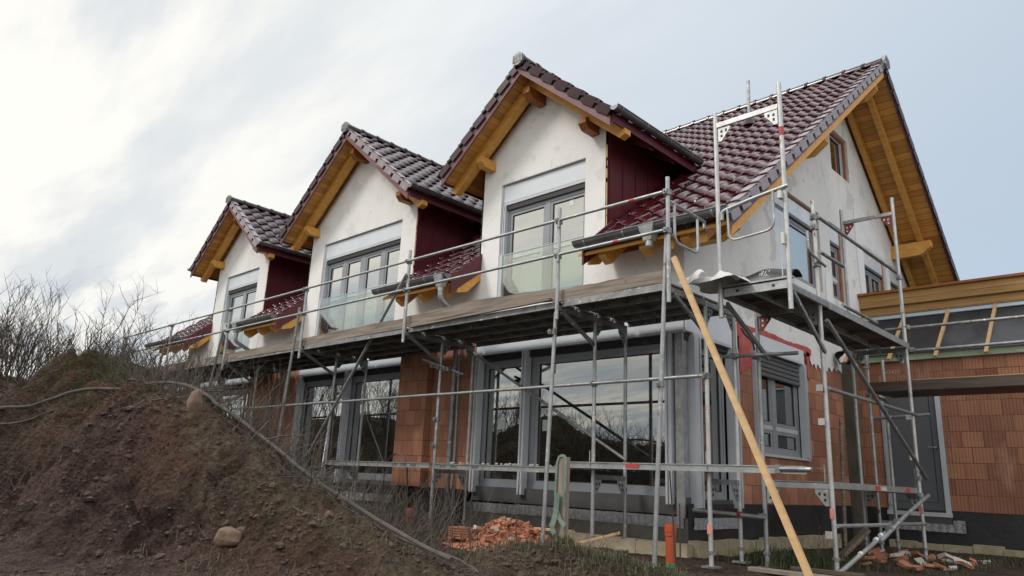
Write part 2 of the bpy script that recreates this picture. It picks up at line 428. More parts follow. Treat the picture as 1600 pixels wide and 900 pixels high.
M = dict(
    brick=brick_mat('clay_block', .95),
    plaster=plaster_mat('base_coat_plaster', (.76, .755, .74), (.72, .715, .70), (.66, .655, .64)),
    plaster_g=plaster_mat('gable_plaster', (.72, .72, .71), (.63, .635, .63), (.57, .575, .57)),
    skim=mat('fresh_skim_coat', (.76, .77, .78), .85, spec=.2, var=.1, vscale=2.5, bump=.15),
    bitumen=mat('bitumen_coating', (.014, .014, .016), .45, col2=(.035, .035, .038), vscale=2.2, bump=.3, bscale=14),
    concrete=mat('concrete', (.17, .16, .145), .9, col2=(.10, .095, .088), vscale=2.2, bump=.4, bscale=40),
    tile=mat('glazed_roof_tile', (.060, .0085, .012), .13, spec=.42, col2=(.036, .0058, .008), vscale=4.5),
    tile_d=mat('glazed_dark_tile', (.034, .0095, .012), .13, spec=.42, col2=(.022, .007, .009), vscale=6),
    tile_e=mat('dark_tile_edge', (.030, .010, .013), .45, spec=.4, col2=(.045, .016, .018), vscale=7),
    verge=mat('verge_tile_sky_sheen', (.30, .25, .265), .34, spec=.5, col2=(.22, .175, .19), vscale=9),  # sky reflected by the glazed flaps is put into this lighter base colour
    maroon=mat('maroon_sheet_metal', (.105, .014, .022), .42, spec=.45, col2=(.08, .011, .017), vscale=1.2),
    mauve=mat('bargeboard_paint', (.15, .055, .06), .5, col2=(.11, .042, .046), vscale=3),
    soffit=wood_mat('glazed_soffit_boards', (.66, .345, .085), (.50, .235, .05), 'x', .115, along='y'),
    soffit_y=wood_mat('glazed_soffit_boards_dormer', (.66, .345, .085), (.50, .235, .05), 'y', .088, along='x'),
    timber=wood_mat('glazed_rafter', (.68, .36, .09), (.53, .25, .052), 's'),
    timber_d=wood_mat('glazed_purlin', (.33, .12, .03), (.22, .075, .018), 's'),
    fascia=wood_mat('fascia_board', (.50, .30, .115), (.37, .20, .065), 'x', .13, along='z', knots=False),
    zinc=mat('weathered_zinc', (.20, .21, .22), .38, metal=.55, col2=(.13, .135, .145), vscale=5),
    galv=mat('galvanised_steel', (.40, .415, .42), .46, metal=.55, col2=(.27, .28, .285), vscale=7, bump=.12, bscale=60),
    galv_d=mat('dull_galvanised_steel', (.27, .28, .285), .5, metal=.5, col2=(.16, .165, .165), vscale=6, bump=.15, bscale=50),
    alu=mat('bright_scaffold_tube', (.52, .525, .52), .42, metal=.45, col2=(.38, .385, .38), vscale=8, bump=.1, bscale=60),
    frame=mat('grey_window_frame', (.27, .29, .315), .38, spec=.5, col2=(.225, .24, .26), vscale=2),
    frame_l=mat('light_grey_rail', (.52, .55, .59), .35, spec=.5, col2=(.44, .465, .50), vscale=2),
    seal=mat('black_rubber_seal', (.018, .018, .02), .6),
    shutter=mat('shutter_box_white', (.64, .68, .725), .4, col2=(.58, .615, .66), vscale=2.2),
    slat=mat('roller_shutter_slat', (.105, .112, .122), .42),
    sill=mat('grey_threshold', (.085, .086, .09), .55, col2=(.065, .065, .066), vscale=3),
    foil=mat('white_protective_film', (.68, .73, .78), .32, spec=.6, col2=(.56, .61, .66), vscale=3, bump=.35, bscale=5),
    glass=glass_mat('window_glass', (.62, .66, .62), .26, .78, .008),
    glass_up=glass_mat('upper_window_glass', (.55, .58, .56), .50, .90, .01),
    glass_rail=glass_mat('clear_glass_railing', (.88, .93, .90), .12, .55),
    red=mat('red_sealing_membrane', (.36, .055, .05), .75, col2=(.46, .13, .11), vscale=6),
    mesh=mat('grey_fabric_strip', (.36, .37, .39), .8, col2=(.20, .205, .215), vscale=34, bump=.5, bscale=60, detail=2),
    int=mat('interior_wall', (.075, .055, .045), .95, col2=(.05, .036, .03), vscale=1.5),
    deck=mat('scaffold_deck_panel', (.12, .10, .08), .8, col2=(.06, .052, .044), vscale=2.5, bump=.2),
    board=wood_mat('weathered_board', (.27, .22, .18), (.115, .09, .072), 'x'),
    board_d=wood_mat('dark_weathered_board', (.115, .085, .068), (.06, .045, .038), 'x', knots=False),
    pale=wood_mat('new_sawn_timber', (.56, .38, .20), (.45, .28, .13), 's'),
    oldpost=mat('mossy_old_plank', (.115, .105, .085), .9, col2=(.06, .06, .045), vscale=5, bump=.5, bscale=25, stretch=(1, 1, .3)),
    membrane=mat('black_roofing_membrane', (.020, .021, .025), .38, spec=.5, col2=(.032, .034, .04), vscale=2, bump=.5, bscale=4),
    green=mat('pale_green_board', (.33, .42, .29), .7, col2=(.26, .33, .23), vscale=3),
    lblue=mat('pale_membrane_edge', (.42, .50, .57), .5),
    door=mat('anthracite_door', (.105, .115, .128), .48, col2=(.092, .102, .114), vscale=1.5),
    orange_d=mat('dirty_orange_pipe', (.24, .065, .035), .6, col2=(.15, .05, .03), vscale=6),
    stake=wood_mat('weathered_stake', (.30, .255, .21), (.17, .14, .115), 'z'),
    orange=mat('orange_drain_pipe', (.44, .085, .028), .42, col2=(.34, .065, .024), vscale=5),
    black=mat('black_plastic', (.014, .014, .016), .42, bump=.3, bscale=6),
    white=mat('white_woven_plastic', (.58, .58, .56), .5, col2=(.45, .45, .44), vscale=4, bump=.4, bscale=8),
    print=mat('white_print', (.70, .70, .70), .6),
    ink=mat('black_ink', (.02, .02, .02), .7),
    chalk=mat('chalk_writing', (.45, .36, .32), .95),
    strap=mat('faded_green_strap', (.085, .155, .125), .85, col2=(.21, .235, .20), vscale=5),
    xps=mat('cream_insulation_board', (.42, .37, .25), .85, col2=(.30, .25, .17), vscale=6, bump=.4),
    rust=mat('rusty_rebar', (.06, .035, .028), .8),
    redpaint=mat('red_marking_paint', (.45, .045, .045), .55, col2=(.35, .05, .05), vscale=12),
    sticker=mat('pink_sticker', (.62, .24, .20), .6),
    bracket=mat('red_painted_gusset', (.22, .035, .035), .6, col2=(.14, .03, .03), vscale=8),
    plasticw=mat('white_plastic_clip', (.55, .54, .50), .6),
    bark=mat('bare_twig_bark', (.034, .024, .019), .9, col2=(.068, .050, .038), vscale=4),
    bark_l=mat('dry_grey_wood', (.085, .07, .058), .9, col2=(.045, .038, .032), vscale=5, bump=.4),
    brush=mat('dead_brush', (.052, .041, .034), .9, col2=(.125, .10, .078), vscale=3),
    rubble=mat('broken_clay_block', (.40, .17, .095), .9, col2=(.27, .105, .06), vscale=6, bump=.4),
    mortar=mat('mortar_lump', (.48, .45, .41), .9, var=.3),
    rock=mat('sandstone_rock', (.19, .125, .085), .95, col2=(.10, .066, .048), vscale=7, bump=.7, bscale=18),
    clod=mat('soil_clod', (.052, .032, .026), .95, col2=(.092, .058, .044), vscale=3, bump=.8, bscale=50),
    moss=mat('green_moss_grass', (.055, .070, .022), .9, col2=(.085, .085, .03), vscale=6),
    grass=mat('winter_grass', (.032, .046, .014), .8, col2=(.055, .064, .024), vscale=5),
    straw=mat('dry_straw', (.125, .10, .062), .9, col2=(.075, .06, .038), vscale=5),
    wire=mat('black_cable', (.02, .02, .022), .5),
)


# mortar splashes and rust freckles on the scaffold steel
for nm in ('galv', 'galv_d', 'alu'):
    t, P, Nn, Ln = nodes(M[nm]); pos = Nn('ShaderNodeNewGeometry').outputs['Position']
    src = P.inputs['Base Color'].links[0].from_socket
    c = mx(t, nz(t, pos, 16, 3, .64, .68), src, (.55, .54, .51))
    c = mx(t, nz(t, pos, 11, 4, .66, .72, (1, 1, .5)), c, (.17, .085, .045))
    Ln(c, P.inputs['Base Color'])


# ------------------------------------------------------------------ terrain
def hash2(ix, iy, s):
    h = (ix.astype(np.int64) * 374761393 + iy.astype(np.int64) * 668265263 + s * 1442695041) & 0xFFFFFFFF
    h = ((h ^ (h >> 13)) * 1274126177) & 0xFFFFFFFF
    return ((h ^ (h >> 16)) & 0xFFFF) / 65535.0


def vnoise(x, y, s=0):
    x = np.asarray(x, float); y = np.asarray(y, float)
    ix = np.floor(x); iy = np.floor(y); fx = x - ix; fy = y - iy
    fx = fx * fx * (3 - 2 * fx); fy = fy * fy * (3 - 2 * fy)
    a = hash2(ix, iy, s); b = hash2(ix + 1, iy, s); c = hash2(ix, iy + 1, s); d = hash2(ix + 1, iy + 1, s)
    return (a + (b - a) * fx) * (1 - fy) + (c + (d - c) * fx) * fy - 0.5


def fbm(x, y, f, o=4, s=0, g=0.5):
    r = 0; a = 1
    for k in range(o):
        r = r + a * vnoise(x * f + 17.3 * k, y * f - 9.1 * k, s + k); a *= g; f *= 2.03
    return r


GZ = -0.60
HA = .30
CX = [-60, -30] + [-16 + .25 * i for i in range(73)]
CH = [.6, 1.3] + [1.75, 1.75, 1.76, 1.76, 1.76, 1.77, 1.77, 1.78, 1.77, 1.75, 1.73, 1.7, 1.67, 1.64, 1.62, 1.59, 1.56, 1.54, 1.51, 1.49, 1.46, 1.45, 1.44, 1.42, 1.38, 1.29, 1.25, 1.25, 1.27, 1.3, 1.27, 1.21, 1.18, 1.19, 1.29, 1.38, 1.42, 1.51, 1.62, 1.57, 1.39, 1.25, 1.25, 1.21, 1.08, 1.0, 1.0, 1.02, 0.99, 0.94, 0.88, 0.84, 0.78, 0.71, 0.64, 0.57, 0.49, 0.4, 0.28, 0.16, 0.05, -0.01, -0.04, -0.12, -0.23, -0.33, -0.38, -0.42, -0.47, -0.52, -0.56, -0.58, -0.6]


def smooth(t):
    t = np.clip(t, 0, 1); return t * t * (3 - 2 * t)


def ground_h(x, y, fine=True):
    x = np.asarray(x, float); y = np.asarray(y, float)
    wob = fbm(x, y, .45, 3, 5) * .55
    hc = np.interp(x, CX, CH) - GZ
    yc = -4.62 + .18 * np.sin(x * .7) + wob * .35
    d = y - yc
    front = np.where(x < -7, .9 + 1.0 * hc, .45 + 1.12 * hc)
    back = .40 + 1.15 * hc
    tf = np.clip(-d / np.maximum(front, .1), 0, 1); tb = np.clip(d / back, 0, 1)
    # front: rounded top, steep cut scarp, then a slumped foot
    pf = 1 - (.30 * tf + .70 * smooth((tf - .10 + wob * .12) / .72))
    pb = 1 - smooth(tb)
    h = hc * np.where(d < 0, pf, pb)
    # scooped hollow in the cut face
    for (hx, hy, rx, ry, dp) in ((-1.85, -5.28, .50, .26, .36), (-2.75, -5.5, .45, .26, .26), (-1.0, -5.02, .32, .18, .15), (-4.6, -6.1, .7, .4, .26)):
        h = h - dp * np.exp(-(((x - hx) / rx) ** 2 + ((y - hy) / ry) ** 2))
    # small grassy heap in front of the middle of the house
    h = h + HA * np.exp(-(((x - .78) / .62) ** 2 + ((y + 3.45) / .55) ** 2)) + .10 * np.exp(-(((x - .0) / .6) ** 2 + ((y + 3.2) / .55) ** 2))
    h = h + .12 * np.exp(-(((x - 1.5) / .7) ** 2 + ((y + 3.0) / .6) ** 2))
    m = smooth(h / .35)
    h = h + fbm(x, y, .9, 3, 9) * (.04 + .10 * m)
    ys = y - 1.4 * h                                  # measured along the slope, so lumps keep their shape on the steep face
    if fine:
        cut = smooth((-d + .1) / .5) * m
        h = h + fbm(x, y, 3.1, 3, 21) * (.03 + .06 * m)
        lump = .50 * (.22 - np.abs(fbm(x, ys, 1.9, 2, 33))) + .40 * (.22 - np.abs(fbm(x, ys, 4.3, 2, 35))) + .22 * (.22 - np.abs(fbm(x, ys, 9.0, 2, 37))) + .05 * fbm(x, ys, 19.0, 2, 39)
        h = h + lump * np.maximum(.22 * (.3 + m), cut)
        h = h - np.maximum(fbm(x, ys, 1.5, 3, 61) - .06, 0) * .8 * cut
        h = h + (np.floor((h + fbm(x, y, 2.3, 3, 77) * .5) / .16) * .16 - h) * .22 * cut
    far = smooth((np.hypot(x + 3, y) - 22) / 30)
    h = h * (1 - far)
    # level strip the scaffold and the house stand on
    flat = smooth((x - 1.2) / .8) * .5
    h = h * (1 - flat * smooth((y + 3.2) / 1.0))
    g = GZ + h
    inside = (x > -15) & (x < -.1) & (y > .1) & (y < 12)
    return np.where(inside, np.minimum(g, GZ), g)


def gz(x, y):
    return float(ground_h(x, y))


def axis_coords(lo, hi, step, far, n):
    core = np.arange(lo, hi + 1e-6, step)
    g = np.geomspace(step, far, n)
    return np.concatenate([(lo - np.cumsum(g)[::-1]), core, hi + np.cumsum(g)])


def piecewise(segs, far, n):
    a = np.concatenate([np.arange(lo, hi - 1e-6, st) for lo, hi, st in segs] + [[segs[-1][1]]])
    g = np.geomspace(.08, far, n); return np.concatenate([a[0] - np.cumsum(g)[::-1], a, a[-1] + np.cumsum(g)])


gx = piecewise([(-11.0, -6.4, .07), (-6.4, 2.2, .022), (2.2, 4.6, .06)], 330, 40)
gy = piecewise([(-7.4, -3.2, .022), (-3.2, 2.0, .07)], 330, 40)
X, Y = np.meshgrid(gx, gy)
Z = ground_h(X, Y)
nx_, ny_ = len(gx), len(gy)
verts = np.stack([X.ravel(), Y.ravel(), Z.ravel()], 1)
ii = np.arange(nx_ * ny_).reshape(ny_, nx_)
quads = np.stack([ii[:-1, :-1].ravel(), ii[:-1, 1:].ravel(), ii[1:, 1:].ravel(), ii[1:, :-1].ravel()], 1)
me = bpy.data.meshes.new("ground")
me.vertices.add(len(verts)); me.vertices.foreach_set("co", verts.ravel())
me.loops.add(quads.size); me.loops.foreach_set("vertex_index", quads.ravel())
me.polygons.add(len(quads)); me.polygons.foreach_set("loop_start", np.arange(0, quads.size, 4)); me.polygons.foreach_set("loop_total", np.full(len(quads), 4))
me.update(calc_edges=True); me.shade_smooth()
# plant litter cover: 1 on the undisturbed top and back of the heap and on the flat, 0 on the freshly cut soil
ycv = -4.62 + .18 * np.sin(X * .7)
cutv = smooth((ycv - Y - .05) / .45 + fbm(X, Y, 1.1, 3, 71) * .7) * smooth((Z - GZ) / .12 + .55)
litter = np.clip(1 - cutv, 0, 1)
litter = np.where((X > 1.2) | (Y > -1.8), .45 + .5 * fbm(X, Y, 1.0, 3, 44), litter)
moss = np.exp(-(((X + 5.95) / 1.0) ** 2 + ((Y + 4.6) / .8) ** 2)) * 1.3 + .40 * smooth(fbm(X, Y, .8, 3, 81) * 2.2) * (Z > GZ + .1) * litter
reddish = np.exp(-(((X + 5.3) / 1.2) ** 2 + ((Y + 4.95) / .45) ** 2)) + .9 * np.exp(-(((X + 2.5) / .6) ** 2 + ((Y + 4.85) / .4) ** 2)) + .5 * np.exp(-(((X + .3) / .8) ** 2 + ((Y + 4.9) / .4) ** 2))
bounce_ground = smooth((np.maximum(X - 4.9, -9.2 - Y) + fbm(X, Y, .35, 3, 15)) / 1.2)
colr = np.stack([litter.ravel(), np.clip(moss, 0, 1).ravel(), np.clip(reddish, 0, 1).ravel(), bounce_ground.ravel()], 1).astype(np.float32)
ca = me.color_attributes.new("cover", 'FLOAT_COLOR', 'POINT'); ca.data.foreach_set("color", colr.ravel())
gm = mat('soil', (.05, .03, .022), .95, spec=.2); t, P, Nn, Ln = nodes(gm)
at = Nn('ShaderNodeAttribute'); at.attribute_name = "cover"
sp = Nn('ShaderNodeSeparateColor'); Ln(at.outputs['Color'], sp.inputs[0])
pos = Nn('ShaderNodeNewGeometry').outputs['Position']
c = mx(t, nz(t, pos, 1.5, 8, .35, .68), (.036, .0225, .0185), (.076, .046, .036))
c = mx(t, nz(t, pos, 14, 6, .45, .75), c, (.098, .064, .050))
c = mx(t, nz(t, pos, 3.2, 6, .52, .70), c, (.026, .016, .014))
c = mx(t, nz(t, pos, 55, 4, .60, .72), c, (.150, .098, .075))
c = mx(t, nz(t, pos, 38, 4, .60, .70), c, (.020, .013, .011))
red_f = Nn('ShaderNodeMath'); red_f.operation = 'MULTIPLY'; Ln(sp.outputs[2], red_f.inputs[0]); Ln(nz(t, pos, 4, 6, .34, .60), red_f.inputs[1])
c = mx(t, red_f.outputs[0], c, (.135, .066, .042))
lit = mx(t, nz(t, pos, 20, 6, .35, .62, (1, 1, 1)), (.050, .040, .028), (.120, .095, .060))
lf = Nn('ShaderNodeMath'); lf.operation = 'MULTIPLY'; Ln(sp.outputs[0], lf.inputs[0]); Ln(nz(t, pos, 7, 6, .40, .62), lf.inputs[1])
c = mx(t, lf.outputs[0], c, lit)
mf = Nn('ShaderNodeMath'); mf.operation = 'MULTIPLY'; Ln(sp.outputs[1], mf.inputs[0]); Ln(nz(t, pos, 9, 6, .40, .60), mf.inputs[1])
c = mx(t, mf.outputs[0], c, mx(t, nz(t, pos, 30, 4), (.035, .045, .014), (.075, .078, .028)))
c = mx(t, at.outputs['Alpha'], c, mx(t, nz(t, pos, 3, 8), (.36, .33, .29), (.27, .245, .21)))      # unseen pale gravel beside and behind the viewer, added to bounce light onto soffits
Ln(c, P.inputs['Base Color'])
nb = Nn('ShaderNodeTexNoise'); nb.inputs['Scale'].default_value = 24; nb.inputs['Detail'].default_value = 9; nb.inputs['Roughness'].default_value = .65; Ln(pos, nb.inputs['Vector'])
bu = Nn('ShaderNodeBump'); bu.inputs['Strength'].default_value = 1.0; bu.inputs['Distance'].default_value = .07
Ln(nb.outputs['Fac'], bu.inputs['Height'])
vo_ = Nn('ShaderNodeTexVoronoi'); vo_.inputs['Scale'].default_value = 26; Ln(pos, vo_.inputs['Vector'])
bu2 = Nn('ShaderNodeBump'); bu2.inputs['Strength'].default_value = .9; bu2.inputs['Distance'].default_value = .03; bu2.invert = True
Ln(vo_.outputs['Distance'], bu2.inputs['Height']); Ln(bu.outputs[0], bu2.inputs['Normal']); Ln(bu2.outputs[0], P.inputs['Normal'])
me.materials.append(gm)
ground = bpy.data.objects.new("ground", me); COL.objects.link(ground); tag(ground, kind='structure')

# low wooded hills round the site (they show in the window panes)
hv = []; hf = []
n = 220
for k in range(n + 1):
    a = 2 * math.pi * k / n
    base = 5.0 + 3.0 * float(fbm(np.array(math.cos(a) * 2.2), np.array(math.sin(a) * 2.2), 1.0, 3, 3))
    base *= .35 + .65 * (0.5 - 0.5 * math.sin(a - .25))          # higher in front of the house than behind it
    for j, (rr, q) in enumerate(((95, 0), (110, .62), (125, 1.0), (170, .7))):
        jag = (random.random() * .9 if j == 2 else random.random() * .3) * q
        hv.append((rr * math.cos(a) - 3, rr * math.sin(a) - 3, GZ - .3 + q * base + jag))
for k in range(n):
    for j in range(3):
        hf.append((4 * k + j, 4 * k + 4 + j, 4 * k + 5 + j, 4 * k + 1 + j))
hm = mat('wooded_hill', (.020, .022, .018), .95, col2=(.035, .034, .026), vscale=.25, bump=1.0, bscale=.8)
hills = MB().raw(hv, hf).build('hills', hm); tag(hills, kind='structure')


# ------------------------------------------------------------------ the house under construction
XL = -15.15                                    # left end wall
YR, ZR, SF, SB = 6.05, 8.48, .775, .86          # ridge line, slopes of the front and rear tiles
XV, YE = 1.0, -.66                              # verge overhang past the gable, eave line


def zf(y): return ZR - SF * (YR - y)


def zb(y): return ZR - SB * (y - YR)


house = thing('row_house', 'white plastered house under construction with three front gables and maroon roof', 'house', (-7.5, 6.0, -.6))
FRONT = lambda u, d, z: (u, d, z)
GABLE = lambda u, d, z: (-d, u, z)


def wall_cells(mb, mp_, u0, u1, z0, z1, openings, d=0.0, reveal=.16, clips=()):
    """wall face with rectangular openings, their reveals, and an optional convex clip (list of (a,b,c): a*u+b*z<=c)"""
    us = sorted({u0, u1, *[min(max(o[i], u0), u1) for o in openings for i in (0, 1)]})
    zs = sorted({z0, z1, *[min(max(o[i], z0), z1) for o in openings for i in (2, 3)]})
    for i in range(len(us) - 1):
        for j in range(len(zs) - 1):
            a, b, c_, e = us[i], us[i + 1], zs[j], zs[j + 1]
            if b - a < 1e-5 or e - c_ < 1e-5: continue
            mu, mz = (a + b) / 2, (c_ + e) / 2
            if any(o[0] < mu < o[1] and o[2] < mz < o[3] for o in openings): continue
            poly = [(a, c_), (b, c_), (b, e), (a, e)]
            for (ca, cb, cc) in clips:
                out = []
                for k in range(len(poly)):
                    p, q = poly[k], poly[(k + 1) % len(poly)]
                    fp, fq = ca * p[0] + cb * p[1] - cc, ca * q[0] + cb * q[1] - cc
                    if fp <= 0: out.append(p)
                    if fp * fq < 0:
                        t_ = fp / (fp - fq); out.append((p[0] + (q[0] - p[0]) * t_, p[1] + (q[1] - p[1]) * t_))
                poly = out
                if len(poly) < 3: break
            if len(poly) >= 3: mb.poly(*[mp_(u, d, z) for u, z in poly])
    for (a, b, c_, e) in openings:
        a2, b2, c2, e2 = max(a, u0), min(b, u1), max(c_, z0), min(e, z1)
        if b2 <= a2 or e2 <= c2: continue
        for (p, q) in (((a2, c2), (a2, e2)), ((b2, e2), (b2, c2)), ((a2, e2), (b2, e2)), ((b2, c2), (a2, c2))):
            if (p == (a2, c2) and a < u0): continue
            if (p == (a2, e2) and e > z1) or (p == (b2, c2) and c_ < z0): continue
            mb.poly(mp_(p[0], d, p[1]), mp_(q[0], d, q[1]), mp_(q[0], d + reveal, q[1]), mp_(p[0], d + reveal, p[1]))
    return mb


def mbox(mb, mp_, u0, u1, d0, d1, z0, z1):
    a = mp_(u0, d0, z0); b = mp_(u1, d1, z1)
    return mb.box(min(a[0], b[0]), max(a[0], b[0]), min(a[1], b[1]), max(a[1], b[1]), min(a[2], b[2]), max(a[2], b[2]))


def window(mp_, u0, u1, z0, z1, d, cols, parent, glass='glass', fw=.055, sash=.05, transom=None, name='window', fm='frame'):
    """frame with mullions as a part, each pane with its sash bead a sub-part. cols: list of (fraction start, fraction end)"""
    f = MB()
    mbox(f, mp_, u0, u0 + fw, d, d + .07, z0, z1); mbox(f, mp_, u1 - fw, u1, d, d + .07, z0, z1)
    mbox(f, mp_, u0 + fw, u1 - fw, d, d + .07, z1 - fw, z1); mbox(f, mp_, u0 + fw, u1 - fw, d, d + .07, z0, z0 + fw)
    W = u1 - u0 - 2 * fw; inner = []
    for i, (a, b) in enumerate(cols):
        pa, pb = u0 + fw + W * a, u0 + fw + W * b
        if i > 0: mbox(f, mp_, u0 + fw + W * cols[i - 1][1], pa, d + .004, d + .066, z0 + fw, z1 - fw)
        inner.append((pa, pb))
    fo = f.build(name, M[fm], parent)
    for (pa, pb) in inner:
        rows = [(z0 + fw, z1 - fw)] if transom is None else [(z0 + fw, transom - .03), (transom + .03, z1 - fw)]
        if transom is not None:
            tb = MB(); mbox(tb, mp_, pa, pb, d + .006, d + .06, transom - .03, transom + .03); tb.build('transom', M['frame_l'], fo)
        for (ra, rb) in rows:
            s = MB(); e = sash
            mbox(s, mp_, pa, pa + e, d + .012, d + .06, ra, rb); mbox(s, mp_, pb - e, pb, d + .012, d + .06, ra, rb)
            mbox(s, mp_, pa + e, pb - e, d + .012, d + .06, rb - e, rb); mbox(s, mp_, pa + e, pb - e, d + .012, d + .06, ra, ra + e)
            s.build('sash', M[fm], fo)
            g = MB(); mbox(g, mp_, pa + e, pb - e, d + .034, d + .040, ra + e, rb - e); g.build('pane', M[glass], fo)
            k = MB(); q = .012
            mbox(k, mp_, pa + e, pa + e + q, d + .024, d + .033, ra + e, rb - e); mbox(k, mp_, pb - e - q, pb - e, d + .024, d + .033, ra + e, rb - e)
            mbox(k, mp_, pa + e + q, pb - e - q, d + .024, d + .033, rb - e - q, rb - e); mbox(k, mp_, pa + e + q, pb - e - q, d + .024, d + .033, ra + e, ra + e + q)
            k.build('gasket', M['seal'], fo)
    return fo


# ---- plinth and floors
p = MB()
p.poly((XL, 0.006, -.9), (-3.9, .006, -.9), (-3.9, .006, 0), (XL, .006, 0))
p.build('plinth', M['bitumen'], house)
p = MB(); p.box(-3.88, -.012, .0, .30, -.9, -.17)
p.build('foundation_wall', M['concrete'], house)
p = MB(); p.poly((-.008, 0, -.9), (-.008, 12.1, -.9), (-.008, 12.1, 0), (-.008, 0, 0)); p.build('plinth', M['bitumen'], house)
p = MB(); p.box(XL + .2, -.2, .2, 12, -.06, -.01); p.box(XL + .2, -.2, .2, 12, 2.62, 2.80)
p.build('floor_slab', M['concrete'], house)
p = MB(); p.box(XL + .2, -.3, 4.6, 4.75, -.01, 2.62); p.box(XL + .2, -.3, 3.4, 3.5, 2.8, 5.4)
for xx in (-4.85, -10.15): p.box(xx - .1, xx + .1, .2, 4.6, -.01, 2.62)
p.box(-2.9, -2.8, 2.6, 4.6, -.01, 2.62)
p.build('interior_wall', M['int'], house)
p = MB(); p.poly((XL, 0, -.9), (XL, 12.1, -.9), (XL, 12.1, 3.3), (XL, YR, 8.1), (XL, 0, 3.5)); p.build('end_wall', M['plaster'], house)
p = MB(); p.poly((XL, 12.1, -.9), (0, 12.1, -.9), (0, 12.1, 3.4), (XL, 12.1, 3.4)); p.build('rear_wall', M['plaster'], house)

# ---- ground floor: clay block piers between the big windows
WA = (-3.80, -.02); WB = (-9.24, -5.62); WC = (-15.0, -11.2)
GH = 2.36
p = MB()
p.box(-5.62, -4.86, -.13, .25, 0.01, 2.62)
p.build('pier', M['brick'], house)
p = MB(); p.box(-4.84, -3.82, .0, .25, 0.0, 2.62); p.build('pier', M['brick'], house)
p = MB(); p.box(-11.18, -10.22, -.13, .25, 0.01, 2.62); p.build('pier', M['brick'], house)
p = MB(); p.box(-10.19, -9.26, .0, .25, 0.0, 2.62); p.build('pier', M['brick'], house)
p = MB(); p.box(-4.862, -4.842, .02, .2, -.3, 2.6); p.box(-10.215, -10.195, .02, .2, -.3, 2.6); p.build('party_joint', M['seal'], house)


def shutter_unit(mp_, a, b, zt, zb_, zend, parent, slat_to=None, rails=True, d0=.0):
    s = MB(); mbox(s, mp_, a, b, d0 - .015, d0 + .22, zb_, zt)
    so = s.build('shutter_box', M['shutter'], parent)
    tr = MB(); mbox(tr, mp_, a, b, d0 - .022, d0 + .04, zb_ - .035, zb_ - .002); tr.build('shutter_trim', M['frame_l'], so)
    if slat_to is not None:
        q = MB(); z = zb_ - .04
        while z > slat_to:
            mp0 = [(d0 + .05, z), (d0 + .035, z - .02), (d0 + .035, z - .052), (d0 + .05, z - .066), (d0 + .058, z - .06), (d0 + .058, z - .006)]
            q.prism([mp_(a + .05, dd, zz_) for dd, zz_ in mp0], Vector(mp_(b - .05, 0, 0)) - Vector(mp_(a + .05, 0, 0)))
            z -= .07
        q.build('shutter_curtain', M['slat'], parent)
    return so


def guide_rails(mp_, us, z0, z1, parent, d0=-.01, wd=.09):
    for u in us:
        r = MB()
        mbox(r, mp_, u - wd / 2, u - wd / 2 + .028, d0 - .04, d0 + .08, z0, z1)
        mbox(r, mp_, u - wd / 2 + .034, u + wd / 2 - .030, d0 - .022, d0 + .08, z0, z1)
        mbox(r, mp_, u + wd / 2 - .024, u + wd / 2, d0 - .04, d0 + .08, z0, z1)
        r.build('guide_rail', M['frame_l'], parent)


def big_window(u0, u1, cols, rails, mp_=FRONT, low=.07):
    shutter_unit(mp_, u0, u1, 2.62, 2.12, 0, house)
    h_ = MB(); mbox(h_, mp_, u0 + .02, u1 - .02, .03, .2, 1.99, 2.085); h_.build('lintel_profile', M['seal'], house)
    fo = window(mp_, u0 + .06, u1 - .05, low, 1.99, .10, cols, house, fw=.06, sash=.055)
    guide_rails(mp_, rails, -.02, 2.085, house)
    s = MB(); mbox(s, mp_, u0 + .03, u1 - .02, .02, .2, -.14, low); s.build('threshold', M['sill'], house)
    return fo


wa = big_window(*WA, [(0, .268), (.305, 1)], [-3.73, -2.72, -.24])
wb = big_window(*WB, [(0, .44), (.52, 1)], [-9.15, -7.42])
wc = big_window(*WC, [(0, .42), (.47, .94)], [-14.9, -11.28])
p = MB()
for (a, b, z) in ((-3.68, -2.79, -.175), (-2.79, -.06, -.165)):
    nseg = max(2, int((b - a) / .05))
    for i in range(nseg):
        xa = a + (b - a) * i / nseg; xb = a + (b - a) * (i + 1) / nseg; e = .006 * ((i % 2) * 2 - 1)
        p.poly((xa, -.012 + e, z - .125), (xb, -.012 - e, z - .125), (xb, -.016 - e, z + .01), (xa, -.016 + e, z + .01))
p.build('sealing_strip', M['mesh'], house)
p = MB(); p.box(-8.9, -5.7, -.02, .0, -.29, -.16); p.build('sealing_strip', M['mesh'], house)
# stickers on the panes of the first window
stk = mat('paper_sticker', (.42, .46, .44), .6)
for q in ((-3.37, -3.23, .128, .133, .93, 1.09), (-2.46, -2.32, .128, .133, .89, 1.05)):
    p = MB(); p.box(*q); p.build('paper_sticker', stk, house)
# galvanised corner post
p = MB(); p.box(-.155, -.045, -.01, .09, -.17, 2.62)
p.build('corner_post', M['galv'], house)

